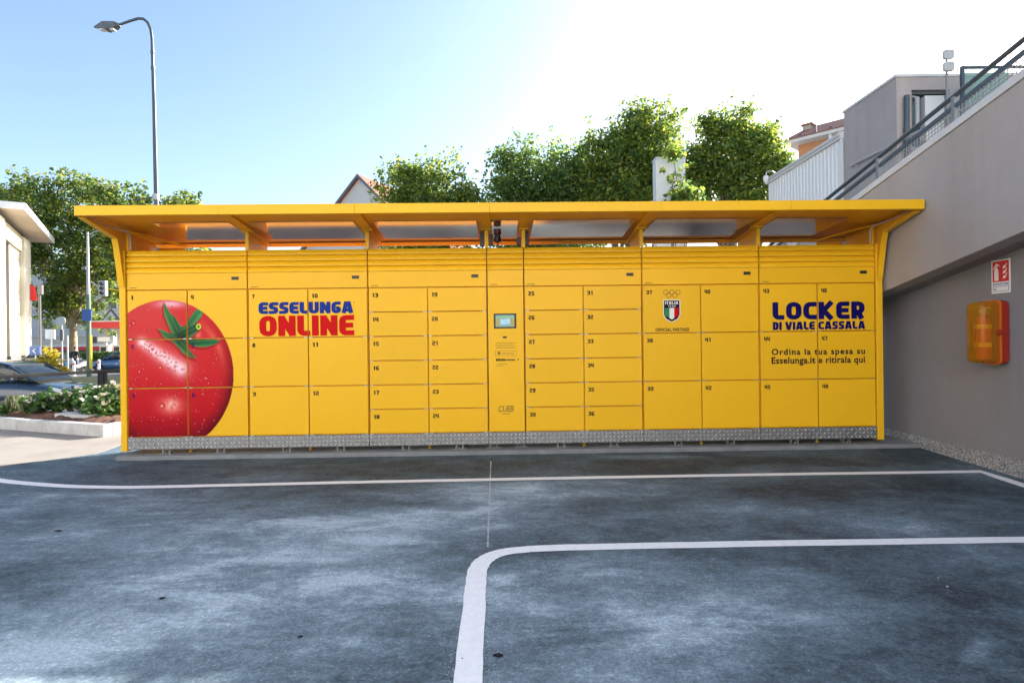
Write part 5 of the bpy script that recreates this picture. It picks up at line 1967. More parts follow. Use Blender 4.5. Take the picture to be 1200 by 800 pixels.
# local frame: a along the front kerb (leftwards), b towards the back
Mx = Matrix(((dn.x, nb_.x, 0, 0), (dn.y, nb_.y, 0, 0), (0, 0, 1, 0), (0, 0, 0, 1)))
KH = 0.175
lens = [0.42, 0.78, 0.80, 0.75]
a = 0.0
for k, l_ in enumerate(lens):
    MB().box(a + .003, min(a + l_, Lp) - .003, 0, .12, 0, KH + rnd.uniform(-.004, .004)).xf(Mx).build('kerb_stone', mt['kerb'], pl_t, bevel=.01)
    a += l_
b_ = .121
for k in range(4):
    MB().box(0, .12, b_ + .003, b_ + .85, 0, KH + rnd.uniform(-.004, .004)).xf(Mx).build('kerb_stone', mt['kerb'], pl_t, bevel=.01)
    b_ += .853
nxs, nys = 30, 34
so = [(0.12 + i * 2.75 / (nxs - 1), 0.12 + j * 3.3 / (nys - 1), KH - .03 + rnd.uniform(-.015, .03) + .05 * math.sin(j * .4)) for j in range(nys) for i in range(nxs)]
MB().add(so, [(j * nxs + i, j * nxs + i + 1, (j + 1) * nxs + i + 1, (j + 1) * nxs + i) for j in range(nys - 1) for i in range(nxs - 1)]).xf(Mx).build('soil', mt['soil'], pl_t)
MB().box(.9, 1.7, .35, .6, KH - .02, KH + .055).xf(Mx).build('stepping_stone', mt['kerb'], pl_t, bevel=.015)

fl_me = None
def flower_mesh():
    mb = MB()
    for ring, (n, r0, tilt, z) in enumerate(((5, .042, .25, 0), (5, .034, .6, .008), (4, .022, 1.0, .014))):
        for k in range(n):
            an = 2 * math.pi * (k + ring * .5) / n
            ca_, sa_ = math.cos(an), math.sin(an)
            ta, sb = -sa_, ca_
            ct, st_ = math.cos(tilt), math.sin(tilt)
            w = r0 * .62
            mb.add([(0, 0, z), (ca_ * r0 * .6 * ct + ta * w, sa_ * r0 * .6 * ct + sb * w, z + r0 * .6 * st_), (ca_ * r0 * ct, sa_ * r0 * ct, z + r0 * st_), (ca_ * r0 * .6 * ct - ta * w, sa_ * r0 * .6 * ct - sb * w, z + r0 * .6 * st_)], [(0, 1, 2, 3)])
    return mb.mesh('flower', mt['rose'], fixn=False)
fl_me = flower_mesh()
rose_lab = ['white rose bush at the far right of the flower bed against the yellow post', 'white rose bush with a drooping stem near the kerb corner', 'tall white rose bush in the back row under the guard beam',
            'white rose bush in the middle of the flower bed', 'low white rose bush left of the middle one', 'white rose bush behind the stepping stone', 'small rose bush at the back right of the bed', 'sparse white rose bush second from the left edge']
rose_px = [(133, 492, 9.2, .33), (118, 487, 9.4, .27), (108, 480, 10.3, .36), (82, 483, 9.9, .30), (50, 487, 9.7, .28), (93, 478, 10.8, .33), (128, 478, 10.6, .40), (36, 484, 10.0, .22)]
for k, ((x, y, Yd, hgt), lab) in enumerate(zip(rose_px, rose_lab)):
    q = at(x, y, Yd)
    q.z = KH
    t = thing('rose_bush', lab, 'rose bush', q, 0, 'white roses in the flower bed')
    rg = np.random.default_rng(40 + k)
    bl = [(rg.normal(0, .10), rg.normal(0, .10), hgt * .55 + rg.normal(0, .05), .20, .20, hgt * .38) for _ in range(4)]
    me, cc = crown(bl, 26, 26, .075, .10, 60 + k, mt['leaf_rose'], 'foliage')
    obj('foliage', me, t)
    st_ = MB()
    for i in range(7):
        st_.tube([(rg.normal(0, .03), rg.normal(0, .03), -.03), (rg.normal(0, .08), rg.normal(0, .08), hgt * .5), (rg.normal(0, .14), rg.normal(0, .14), hgt * .9)], .006, 5)
    st_.build('stem', mt['bark'], t)
    for i in range(9):
        an, rr = rg.uniform(0, 6.28), rg.uniform(.02, .24)
        f = obj('flower', fl_me, t, (math.cos(an) * rr, math.sin(an) * rr - .05, hgt * rg.uniform(.62, 1.08)))
        f.rotation_euler = (rg.uniform(.2, 1.1), rg.uniform(-.5, .5), rg.uniform(0, 6))
        sc = rg.uniform(.8, 1.35)
        f.scale = (sc, sc, sc)
for k, (x, y, Yd, lab) in enumerate(((13, 489, 9.8, 'pale spiky lavender clump at the left of the bed'), (29, 488, 9.7, 'pinkish spiky lavender clump beside the pale one'))):
    q = at(x, y, Yd)
    q.z = KH
    t = thing('lavender_plant', lab, 'plant', q, 0, 'lavender clumps in the flower bed')
    sp_ = MB()
    for i in range(46):
        an, r_ = rnd.uniform(0, 6.28), rnd.uniform(0.01, .14)
        hx = rnd.uniform(.16, .34)
        bx_, by_ = math.cos(an) * r_ * .4, math.sin(an) * r_ * .4
        tx, ty = math.cos(an) * r_, math.sin(an) * r_
        w = .008
        sp_.add([(bx_ - w, by_, 0), (bx_ + w, by_, 0), (tx + w * 1.2, ty, hx * .8), (tx, ty, hx), (tx - w * 1.2, ty, hx * .8)], [(0, 1, 2, 3, 4)])
    sp_.build('foliage', mt['leaf_succ'], t, fixn=False)

# dark guard fence
fa, fb = Vector((-10.4, 9.0, 0)), Vector((-8.25, 14.0, 0))
f_z = 0.745
fa = at(-60, 442, 10.2)
fb = at(165, 431, 13.8)
fe = thing('guard_fence', 'black metal guard fence with heavy grey lower beam behind the roses', 'fence', (fb.x, fb.y, 0))
fd = fb - fa
fl_dir = Vector((fd.x, fd.y, 0)).normalized()
def fpt(t, z):
    q = fa.lerp(fb, t)
    return Vector((q.x - fb.x, q.y - fb.y, z))
ztop = (fa.z + fb.z) / 2
def bar(z0, z1, w, m, nm):
    p, q = fpt(-1.9, 0), fpt(1.3, 0)
    n_ = Vector((-fl_dir.y, fl_dir.x, 0)) * w / 2
    MB().hexa([(p - n_ + Vector((0, 0, z0))), (q - n_ + Vector((0, 0, z0))), (q + n_ + Vector((0, 0, z0))), (p + n_ + Vector((0, 0, z0))),
               (p - n_ + Vector((0, 0, z1))), (q - n_ + Vector((0, 0, z1))), (q + n_ + Vector((0, 0, z1))), (p + n_ + Vector((0, 0, z1)))]).build(nm, m, fe, bevel=.006)
bar(ztop - .07, ztop, .06, mt['fence'], 'top_rail')
bar(ztop - .66, ztop - .55, .06, mt['fence_grey'], 'lower_beam')
bar(ztop - .54, ztop - .48, .06, mt['fence_grey'], 'lower_beam')
for px_ in (120, 14, -70):
    pass
tpost = []
best = min(range(400), key=lambda i: abs(600 + (fa.lerp(fb, i / 400).x * F / fa.lerp(fb, i / 400).y) - 119.5)) / 400
for t in (best, best - 0.62, best - 1.24, best - 1.86, best - 2.48):
    q = fpt(t, 0)
    MB().box(-.075, -.02, -.05, .05, 0, ztop - .071).box(.0, .075, -.05, .05, 0, ztop - .071).xf(Matrix.Translation(q) @ Matrix.Rotation(math.atan2(fl_dir.y, fl_dir.x), 4, 'Z')).build('post', mt['fence'], fe)


# cars -------------------------------------------------------------------
def car(name, label, paint, L=4.2, Wd=1.74, Ht=1.46):
    t = thing(name, label, 'car')
    # stations: x, half width, bottom, top of lower body
    def loft(st, ex, n=20):
        vs_, fs = [], []
        for (x, w, zb_, zt_) in st:
            cz, hz = (zb_ + zt_) / 2, (zt_ - zb_) / 2
            for k in range(n):
                an = 2 * math.pi * k / n
                c_, s_ = math.cos(an), math.sin(an)
                vs_.append((x, math.copysign(abs(c_) ** (2 / ex), c_) * w, cz + math.copysign(abs(s_) ** (2 / ex), s_) * hz))
        m = len(st)
        for i in range(m - 1):
            for k in range(n):
                fs.append((i * n + k, i * n + (k + 1) % n, (i + 1) * n + (k + 1) % n, (i + 1) * n + k))
        fs.append(tuple(range(n)))
        fs.append(tuple((m - 1) * n + k for k in range(n)))
        return vs_, fs
    h = L / 2
    w = Wd / 2
    body = [(-h, w * .78, .45, .80), (-h + .08, w * .88, .30, .93), (-h + .35, w * .96, .22, 1.0), (-h + .9, w, .18, .98), (0, w, .18, .95), (h - 1.35, w, .18, .92), (h - .8, w * .97, .19, .86), (h - .35, w * .92, .22, .76), (h - .1, w * .82, .30, .66), (h, w * .66, .40, .58)]
    v_, f_ = loft(body, 4.5)
    MB().add(v_, f_).build('body', paint, t, smooth=True)
    cab = [(-h + .32, w * .70, .90, 1.02), (-h + .62, w * .80, .90, 1.30), (-h + .95, w * .82, .90, 1.40), (-.35, w * .83, .90, Ht - .02), (.15, w * .82, .90, Ht - .04), (.55, w * .80, .90, 1.31), (1.0, w * .80, .90, 1.08), (1.18, w * .78, .86, .94)]
    v_, f_ = loft(cab, 5)
    MB().add(v_, f_).build('glasshouse', mt['car_glass'], t, smooth=True)
    rf = [(-h + .60, w * .60, 1.285, 1.32), (-h + .95, w * .76, 1.34, 1.425), (-.35, w * .78, 1.38, Ht + .005), (.15, w * .76, 1.37, Ht - .015), (.50, w * .70, 1.305, 1.355)]
    v_, f_ = loft(rf, 4)
    MB().add(v_, f_).build('roof', paint, t, smooth=True)
    for s_ in (-1, 1):
        y = s_ * w * .79
        pil = MB()
        for (xa_, za_, xb_, zb_, r_) in ((1.12, .93, .48, 1.345, .03), (-.25, .93, -.32, 1.42, .04), (-h + .42, .95, -h + .85, 1.38, .06)):
            pil.tube([(xa_, y * 1.06, za_), (xb_, y * .98, zb_)], r_, 6)
        pil.build('pillar', paint, t, smooth=True)
        mi_ = MB().lathe([(.02, -.06), (.06, -.03), (.065, .05), (.03, .08)], 10, (0, 0, 0), 'x').xf(Matrix.Translation((.72, s_ * (w + .07), .98)) @ Matrix.Scale(1.5, 4, (0, 1, 0)))
        mi_.build('side_mirror', paint, t, smooth=True)
        MB().prism([(h - .42, .66), (h - .12, .58), (h - .14, .66), (h - .5, .76)], 'y', s_ * w * .80, s_ * w * .93).build('headlight', mt['lens'], t, bevel=.01)
        MB().box(-.15, .03, s_ * w - .005, s_ * w + .02, .80, .83).build('door_handle', mt['zinc'], t)
        for x in (-h + .78, h - .82):
            wh = MB().lathe([(.20, -.10), (.30, -.10), (.32, -.05), (.32, .05), (.30, .10), (.20, .10)], 22, (x, s_ * (w - .09), .32), 'y').build('tyre', mt['tyre'], t, smooth=True)
            wh.name = 'wheel'
            MB().lathe([(.001, -.102), (.06, -.115), (.2, -.09), (.2, .09), (.06, .115), (.001, .102)], 14, (x, s_ * (w - .09), .32), 'y').build('rim', mt['rim'], wh, smooth=True)
    return t


c1_ = car('hatchback_car', 'dark blue car passing on the street behind the guard fence', mt['car_blue'])
cp = at(40, 430, 15.6)
c1_.location = (at(20, 430, 15.9).x - .3, 16.0, LOW)
c1_.rotation_euler = (0, 0, R(4))
c2_ = car('parked_car', 'blue parked car half hidden by the yellow locker post', mt['car_blue2'])
c2_.location = (at(147, 430, 42).x, 42, LOW)
c2_.rotation_euler = (0, 0, R(180 + 8))
c3_ = car('parked_car', 'black parked car behind the yellow bush', mt['car_black'])
c3_.location = (at(52, 430, 52).x, 53, LOW)
c3_.rotation_euler = (0, 0, R(10))

# left building ------------------------------------------------------------
lb_o = Vector((-50.4, 62.7, LOW))
wd = Vector((.526, -.85, 0)).normalized()      # towards the camera along the wall
nn = Vector((.85, .526, 0)).normalized()
lbt = thing('roadside_building', 'cream building with wide overhanging roof at the left edge', 'building', lb_o)
Ml = Matrix(((wd.x, nn.x, 0, 0), (wd.y, nn.y, 0, 0), (0, 0, 1, 0), (0, 0, 0, 1)))      # a along wall, b outwards
def la_at(x):
    u, v = unroll(x, 350)
    k = u / F
    # lb_o + wd*a : X = k*Y
    return (k * lb_o.y - lb_o.x) / (wd.x - k * wd.y)
WT = 12.75
a37, a29, a17, a7, am_ = 0.0, la_at(29), la_at(17), la_at(7), la_at(7) + 9
def lbx(a0, a1, b0, b1, z0, z1):
    return MB().box(a0, a1, b0, b1, z0, z1).xf(Ml)
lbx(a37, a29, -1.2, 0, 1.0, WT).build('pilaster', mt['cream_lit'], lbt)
lbx(a29, a17, -1.2, -.35, 1.0, WT - 1.5).build('wall_panel', mt['cream'], lbt)
lbx(a17, a7, -3.2, -2.4, 0.0, WT - 1.5).build('door_recess', mt['grey_panel'], lbt)
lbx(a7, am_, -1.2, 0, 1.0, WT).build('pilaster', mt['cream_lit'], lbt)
lbx(a29, a7, -1.2, -.12, WT - 1.49, WT - .01).build('lintel', mt['cream'], lbt)
lbx(a37 - .02, a29, -1.2, .03, 0, .99).build('base', mt['plinth_dark'], lbt)
lbx(a29, a17, -1.2, -.3, 0, .99).build('base', mt['plinth_dark'], lbt)
lbx(a7, am_, -1.2, .03, 0, .99).build('base', mt['plinth_dark'], lbt)
lbx(a17 + .1, a7 - .1, -2.39, -2.3, 4.0, 4.35).build('joint', mt['plinth_dark'], lbt)
lbx(a17 + .1, a7 - .1, -2.39, -2.3, 7.6, 7.75).build('joint', mt['plinth_dark'], lbt)
lbx(a17 + .25, a17 + 1.3, -2.39, -2.2, 2.75, 3.35).build('notice', mt['yellow_post'], lbt)
lbx(a17 + .4, a17 + 1.2, -2.39, -2.2, 1.9, 2.5).build('notice', mt['white_trim'], lbt)
MB().lathe([(.001, 4.3), (.25, 4.4), (.28, 4.7), (.001, 4.9)], 10).xf(Ml @ Matrix.Translation((a17 + .7, -2.1, 0))).build('wall_lamp', mt['white_trim'], lbt)
MB().lathe([(.03, 9.2), (.12, 9.25), (.14, 10.0), (.03, 11.2)], 10).xf(Ml @ Matrix.Translation(((a17 + a7) / 2, -1.0, 0))).build('hanging_lamp', mt['white_trim'], lbt)
# roof: far corner and near corner taken from the photograph, overhang 1.65 m
ra0, ra1 = -2.6, 16.6
lbx(ra0, ra1, -14, 1.65, WT + .45, WT + .72).build('roof', mt['soffit_wood'], lbt)
lbx(ra0 - .05, ra1 + .05, 1.651, 1.75, WT + .44, WT + 1.0).build('fascia', mt['white_trim'], lbt)
lbx(ra1 + .002, ra1 + .1, -14, 1.65, WT + .44, WT + 1.0).build('fascia', mt['white_trim'], lbt)
lbx(ra0, ra1, -14, 1.64, WT + .721, WT + 1.02).build('roof_sheet', mt['coping'], lbt)
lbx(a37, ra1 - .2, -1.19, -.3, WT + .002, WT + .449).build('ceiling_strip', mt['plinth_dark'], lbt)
lbx(a37 - .8, a37, -14, -1.2, 0, WT).build('end_wall', mt['cream'], lbt)
lbx(a37 + .002, am_, -14, -3.21, 0, WT + .44).build('main_body', mt['cream'], lbt)

# kick scooter by the building base
ks = thing('kick_scooter', 'parked kick scooter beside the base of the left building', 'scooter', gnd(27, 428.5, LOW))
MB().box(-.5, .45, -.08, .08, .12, .18).build('deck', mt['lamp_dark'], ks, bevel=.01)
MB().tube([(.45, 0, .16), (.55, 0, .3), (.35, 0, 1.15)], .035, 8).build('stem', mt['zinc'], ks)
MB().tube([(.35, -.28, 1.15), (.35, .28, 1.15)], .03, 8).build('handlebar', mt['black'], ks)
for x in (-.55, .58):
    MB().lathe([(.04, -.03), (.11, -.03), (.12, 0), (.11, .03), (.04, .03)], 14, (x, 0, .12), 'y').build('wheel', mt['tyre'], ks)

# poles, signs, signals
def G(x, Yd):
    return Vector((at(x, 430, Yd).x, Yd, LOW))
def up(x, y, Yd):
    return at(x, y, Yd).z - LOW
tp = thing('traffic_pole', 'tall pale green street pole with yellow sleeve and blue sign', 'pole', G(104.5, 36))
MB().tube([(0, 0, 0), (0, 0, up(104, 345, 36))], [.14, .12], 10).build('lower_pole', mt['green_pole'], tp, smooth=True)
MB().tube([(0, 0, up(104, 345, 36)), (0, 0, up(104, 272, 36))], [.10, .06], 10).build('upper_pole', mt['pale_pole'], tp, smooth=True)
MB().tube([(0, 0, up(104, 276, 36)), (.5, 0, up(104, 271, 36)), (1.0, 0, up(104, 271, 36))], .035, 6).box(.9, 1.6, -.1, .1, up(104, 272, 36) - .06, up(104, 272, 36) + .05).build('lamp_arm', mt['pale_pole'], tp)
MB().tube([(.17, -.1, up(107, 432, 36)), (.17, -.1, up(107, 393, 36))], .075, 8).build('sleeve', mt['yellow_post'], tp, smooth=True)
MB().box(-.28, .28, -.17, -.14, up(102, 376, 36), up(102, 362.5, 36)).build('sign_plate', mt['sign_blue'], tp)
MB().lathe([(.13, up(104, 374.5, 36)), (.13, up(104, 372.8, 36))], 10).build('band', mt['yellow_post'], tp)
ts = thing('traffic_light', 'grey boxed traffic light hung on an arm beside the yellow post', 'traffic light', Vector((at(121, 340, 34).x, 34, at(121, 347, 34).z)))
hz_ = at(121, 329, 34).z - at(121, 347, 34).z
MB().box(-.20, .20, -.12, .12, 0, hz_).build('backboard', mt['pale_pole'], ts, bevel=.03)
for k in range(3):
    MB().lathe([(.10, -.20), (.11, -.12)], 12, (0, 0, hz_ * (.2 + .3 * k)), 'y').build('signal_lens', mt['black'], ts)
MB().tube([(-.7, 0, hz_ * .95), (-.2, 0, hz_ * .55)], .04, 6).build('arm', mt['pale_pole'], ts)
MB().tube([(.2, 0, hz_ * .5), (1.6, 0, hz_ * .22)], .035, 6).build('cable_arm', mt['yellow_post'], ts)
rs = thing('round_sign', 'round grey sign back on a pale pole near the plane tree', 'sign', G(73, 40))
MB().tube([(0, 0, 0), (0, 0, up(73, 373, 40))], .05, 8).build('pole', mt['pale_pole'], rs)
MB().lathe([(.30, -.08), (.30, -.05)], 20, (0, 0, up(73, 376, 40)), 'y').build('sign_disc', mt['pale_pole'], rs)
MB().box(-.10, .10, -.05, .06, up(73, 399, 40), up(73, 386, 40)).build('control_box', mt['lamp_dark'], rs)
sp2 = thing('slim_pole', 'slim pale pole right of the round sign', 'pole', G(79.5, 38))
MB().tube([(0, 0, 0), (0, 0, up(79, 393, 38))], .05, 8).lathe([(.08, 0), (.08, .2), (.05, .25)], 8).build('pole', mt['pale_pole'], sp2)
dp = thing('dark_lamp_pole', 'slim dark pole beside the left building', 'pole', G(47.5, 48))
MB().tube([(0, 0, 0), (0, 0, up(47, 334, 48))], .09, 8).build('pole', mt['plinth_dark'], dp)
MB().tube([(-.7, 0, up(47, 362, 48)), (0, 0, up(47, 362, 48))], .05, 6).build('bracket', mt['plinth_dark'], dp)
MB().box(-.1, .25, -.1, .1, up(47, 345, 48), up(47, 334, 48)).build('lamp_box', mt['plinth_dark'], dp)
ws = thing('white_sign_board', 'square pale sign board in front of the plane tree', 'sign', G(59.5, 46))
MB().box(-.36, .36, -.05, .05, up(59, 397, 46), up(59, 386, 46)).build('board', mt['white_trim'], ws)
MB().tube([(0, .08, 0), (0, .08, up(59, 388, 46))], .05, 6).build('pole', mt['pale_pole'], ws)
as_ = thing('arrow_sign', 'blue sign with white arrow at the corner of the left building', 'sign', G(41, 47))
MB().box(-.42, .42, -.04, .04, up(41, 416, 47), up(41, 405.5, 47)).build('board', mt['sign_blue'], as_)
zc = up(41, 411, 47)
MB().prism([(-.16, zc), (.08, zc + .2), (.16, zc + .2), (-.06, zc), (.16, zc - .2), (.08, zc - .2)], 'y', -.06, -.041).build('arrow', mt['white_paint'], as_)
MB().tube([(0, .06, 0), (0, .06, up(41, 408, 47))], .04, 6).build('pole', mt['pale_pole'], as_)
bol_lab = ['white bollard below the motor scooters', 'white bollard left of the green pole', 'white bollard right of the yellow sleeve', 'white bollard under the yellow bush']
for (x, y0, Yd), lab in zip(((86.5, 426, 37), (104, 425, 39), (116, 416, 40), (69, 432, 36)), bol_lab):
    bo = thing('bollard', lab, 'bollard', G(x, Yd), 0, 'white bollards along the kerb')
    MB().lathe([(.11, 0), (.10, .05), (.085, .1), (.085, .85), (.06, .92), (.001, .95)], 12).build('shaft', mt['white_trim'], bo, smooth=True)
    MB().lathe([(.087, .68), (.09, .69), (.09, .77), (.087, .78)], 12).build('band', mt['sign_red'], bo)

# yellow bush
t = thing('yellow_bush', 'rounded yellow green bush beside the left building', 'bush', G(58, 34))
k = 34 / F
me, cc = crown([(0, 0, 1.0, .62, .5, .72), (-.3, 0, .7, .5, .45, .5), (.35, 0, .6, .5, .45, .45), (.05, 0, 1.4, .4, .35, .35), (.7, 0, .3, .3, .3, .25)], 70, 34, .15, .2, 21, mt['leaf_yellow'], 'foliage')
obj('foliage', me, t)
MB().tube([(0, 0, -.05), (0, 0, .7)], .04, 6).tube([(0, 0, .2), (.3, 0, .8)], .025, 5).tube([(0, 0, .2), (-.3, 0, .8)], .025, 5).build('stem', mt['bark'], t)
# hedge by the filling station
hg = thing('hedge', 'clipped green hedge in front of the filling station', 'hedge', G(128, 54))
rg = np.random.default_rng(5)
n = 2600
P_ = np.stack([rg.uniform(-2.2, 4.5, n), rg.uniform(-.4, .4, n), rg.uniform(.1, 1.25, n)], 1)
sel = rg.random(n) < .5
P_[sel, 1] = -.42
P_[~sel, 2] = rg.uniform(1.05, 1.3, (~sel).sum())
V, Fc = leaves(P_, np.tile(np.array([[0, -.7, .7]]), (n, 1)), .22, rg)
obj('foliage', np_mesh('foliage', V, Fc, mt['leaf_hedge']), hg)
MB().box(-2.2, 4.5, -.33, .33, 0, 1.08).build('inner_growth', mt['leaf_hedge'], hg)

# filling station with red canopy
gs = thing('filling_station', 'small filling station with red canopy edge and pumps beyond the hedge', 'filling station', G(130, 68))
zr0, zr1 = up(130, 384.5, 68), up(130, 377.5, 68)
MB().box(-1.3, 6.5, -1.5, 3, zr0, zr1).build('canopy', mt['sign_red'], gs)
MB().box(-1.25, 6.4, -1.45, 2.9, zr1 + .01, zr1 + .12).build('canopy_top', mt['white_trim'], gs)
for x in (-.9, 2.0, 5.8):
    MB().box(x - .12, x + .12, .4, .64, 0, zr0).build('column', mt['offwhite'], gs)
pz_ = zr1 + .12
for sgn in (-1, 1):
    MB().tube([(.1, 0, pz_ + 1.35), (.1 + sgn * 1.1, 0, pz_ - .1)], .13, 6).build('gable_strut', mt['lamp_dark'], gs)
MB().box(-1.4, 1.8, 3.2, 3.5, 0, zr0 + 1.0).build('shop_wall', mt['offwhite'], gs)
for x in (-.6, .9):
    pu = MB().box(x - .45, x + .45, -.35, .35, 0, 2.0).build('pump', mt['white_trim'], gs, bevel=.05)
    MB().box(x - .3, x + .3, -.38, -.351, 1.25, 1.75).build('pump_display', mt['black'], pu)
    MB().box(x - .38, x - .12, -.39, -.352, .35, 1.05).build('pump_panel', mt['sign_red'], pu)
MB().box(-.35, .95, -1.6, -1.51, 2.35, 2.85).build('price_board', mt['white_paint'], gs)
MB().box(-.95, -.5, -1.56, -1.51, 2.2, 2.9).build('price_board', mt['black'], gs)

# low shop row with red and white stripe
sr = thing('shop_row', 'low shop row with red and white striped awning behind the plane tree', 'shops', G(60, 86))
MB().box(-9, 9, 0, 6, 0, 3.2).build('wall', mt['offwhite'], sr)
for k in range(7):
    x = -8 + k * 2.4
    wv = MB().box(x, x + 1.9, -.06, -.002, .3, 2.1).build('shop_window', mt['window'], sr)
    MB().box(x + .92, x + .98, -.09, -.061, .3, 2.1).build('mullion', mt['lamp_dark'], wv)
za_ = up(60, 406.5, 86)
MB().box(-9.2, 9.2, -.9, -.1, za_ - .5, za_ - .02).build('red_awning', mt['sign_red'], sr)
MB().box(-9.2, 9.2, -.85, -.1, za_, za_ + .35).build('white_awning', mt['white_trim'], sr)
MB().box(-9.2, 9.2, -.4, 6.2, 3.21, 3.5).build('roof', mt['coping'], sr)
# tall pale block behind
pb = thing('pale_apartment_block', 'pale apartment block seen through the plane tree', 'building', (at(85, 430, 105).x, 105, LOW))
MB().box(-14, 22, 0, 12, 0, 15).build('wall', mt['offwhite'], pb)
for fl in range(4):
    for k in range(9):
        x = -12.5 + k * 3.8
        z = 1.6 + 3.4 * fl
        w_ = MB().box(x, x + 1.3, -.06, -.002, z, z + 1.7).build('window', mt['window'], pb)
        MB().box(x - .1, x + 1.4, -.14, -.003, z - .14, z - .002).build('sill', mt['white_trim'], w_)
MB().box(-14.3, 22.3, -.4, 12.3, 15.01, 15.4).build('cornice', mt['white_trim'], pb)
rb_ = thing('red_banner', 'small red banner beside the left building', 'banner', Vector((at(40, 345, 60).x, 60, at(40, 352, 60).z)))
MB().prism([(-.4, 0), (.35, 0), (0.1, 1.4), (-.4, 1.6)], 'y', -.02, .02).build('cloth', mt['sign_red'], rb_)
MB().tube([(-.42, 0, LOW - rb_.location.z), (-.42, 0, 1.7)], .05, 6).build('mast', mt['pale_pole'], rb_)

# parked motor scooters and a person in black
def moto(label, loc, rz, paint):
    t = thing('motor_scooter', label, 'scooter', loc, rz, 'parked motor scooters')
    for x in (-.62, .62):
        wh = MB().lathe([(.10, -.06), (.22, -.06), (.25, 0), (.22, .06), (.10, .06)], 16, (x, 0, .25), 'y').build('wheel', mt['tyre'], t, smooth=True)
        MB().lathe([(.001, -.05), (.1, -.05), (.1, .05), (.001, .05)], 10, (x, 0, .25), 'y').build('hub', mt['rim'], wh)
    MB().prism([(-.80, .45), (-.1, .35), (.1, .25), (.42, .3), (.52, .55), (.60, .95), (.50, 1.0), (.38, .55), (.1, .42), (-.05, .62), (-.25, .72), (-.85, .74)], 'y', -.16, .16).build('body', paint, t, bevel=.04)
    MB().prism([(-.82, .75), (-.05, .73), (-.08, .80), (-.78, .86)], 'y', -.14, .14).build('seat', mt['black'], t, bevel=.03)
    MB().tube([(.45, -.33, 1.08), (.50, -.1, 1.02), (.50, .1, 1.02), (.45, .33, 1.08)], .022, 6).build('handlebar', mt['black'], t)
    MB().tube([(.62, 0, .25), (.52, 0, .95)], .04, 6).build('fork', mt['rim'], t)
    MB().prism([(.58, .98), (.62, 1.0), (.42, 1.45), (.40, 1.43)], 'y', -.2, .2).build('windscreen', mt['car_glass'], t)
    MB().lathe([(.001, .63), (.07, .6), (.08, .55)], 10, (0, 0, .85), 'x').build('headlight', mt['lens'], t)
    return t
moto('dark blue motor scooter parked left of the person in black', G(83.5, 44), R(60), mt['car_blue2'])
moto('white and black motor scooter parked right of the person in black', G(92.5, 43.5), R(-110), M('white scooter', (.55, .55, .55), .3))
moto('dark motor scooter parked behind the yellow bush', G(75, 46), R(80), mt['car_black'])


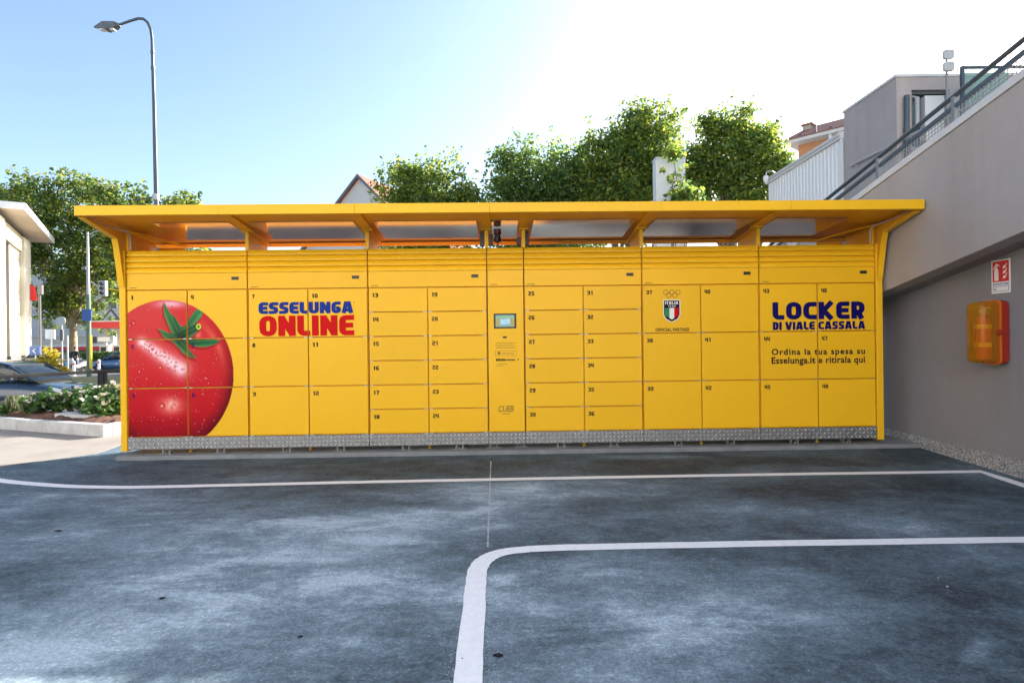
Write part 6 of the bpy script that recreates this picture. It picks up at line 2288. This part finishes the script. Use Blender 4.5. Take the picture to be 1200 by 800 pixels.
def person(label, loc, rz):
    t = thing('person', label, 'person', loc, rz)
    J = {'pel': (0, 0, .96, .13), 'wst': (0, 0, 1.12, .125), 'cst': (0, .01, 1.33, .15), 'nk': (0, 0, 1.50, .055), 'hd0': (0, -.015, 1.58, .075), 'hd1': (0, -.02, 1.68, .095), 'hd2': (0, -.015, 1.76, .06)}
    names = list(J)
    ed = [('pel', 'wst'), ('wst', 'cst'), ('cst', 'nk'), ('nk', 'hd0'), ('hd0', 'hd1'), ('hd1', 'hd2')]
    for s_, n_ in ((-1, 'l'), (1, 'r')):
        J.update({n_ + 'sh': (s_ * .18, 0, 1.42, .07), n_ + 'el': (s_ * .25, .02, 1.13, .048), n_ + 'wr': (s_ * .22, -.14, .95, .032), n_ + 'pa': (s_ * .21, -.19, .90, .035), n_ + 'fi': (s_ * .20, -.24, .85, .016), n_ + 'th': (s_ * .17, -.20, .88, .013),
                  n_ + 'hp': (s_ * .10, 0, .90, .10), n_ + 'kn': (s_ * .11, -.02, .50, .062), n_ + 'an': (s_ * .12, .02, .09, .042), n_ + 'to': (s_ * .13, -.15, .04, .04)})
        ed += [('cst', n_ + 'sh'), (n_ + 'sh', n_ + 'el'), (n_ + 'el', n_ + 'wr'), (n_ + 'wr', n_ + 'pa'), (n_ + 'pa', n_ + 'fi'), (n_ + 'pa', n_ + 'th'), ('pel', n_ + 'hp'), (n_ + 'hp', n_ + 'kn'), (n_ + 'kn', n_ + 'an'), (n_ + 'an', n_ + 'to')]
    keys = list(J)
    me = bpy.data.meshes.new('body')
    me.from_pydata([J[k_][:3] for k_ in keys], [(keys.index(a_), keys.index(b_)) for a_, b_ in ed], [])
    tmp = bpy.data.objects.new('body', me)
    COL.objects.link(tmp)
    md = tmp.modifiers.new('skin', 'SKIN')
    if not me.skin_vertices:
        return t
    for i, k_ in enumerate(keys):
        r_ = J[k_][3]
        me.skin_vertices[0].data[i].radius = (r_, r_ * .85)
        me.skin_vertices[0].data[i].use_root = (k_ == 'pel')
    sb = tmp.modifiers.new('sub', 'SUBSURF')
    sb.levels = sb.render_levels = 2
    dg = bpy.context.evaluated_depsgraph_get()
    me2 = bpy.data.meshes.new_from_object(tmp.evaluated_get(dg))
    bpy.data.objects.remove(tmp)
    for m_ in (mt['skin'], mt['cloth_black'], mt['jeans'], mt['black']):
        me2.materials.append(m_)
    for p in me2.polygons:
        z = p.center.z
        arm = abs(p.center.x) > .17 and p.center.y < -.10
        p.material_index = 0 if (z > 1.49 or (arm and z < 1.0)) else (1 if z > .98 or (arm and z > .95) else (2 if z > .10 else 3))
        p.use_smooth = True
    obj('body', me2, t)
    MB().lathe([(.001, .125), (.06, .11), (.095, .05), (.105, -.01), (.085, -.05)], 14, (0, .005, 1.685)).build('hair', mt['black'], t, smooth=True)
    fc = MB()
    for s_ in (-1, 1):
        fc.lathe([(.012, -.006), (.008, .006)], 8, (s_ * .035, -.105, 1.675), 'y')
    fc.build('eyes', mt['black'], t)
    return t
person('person in a black top standing between the parked motor scooters', G(88.2, 43.8), R(10))
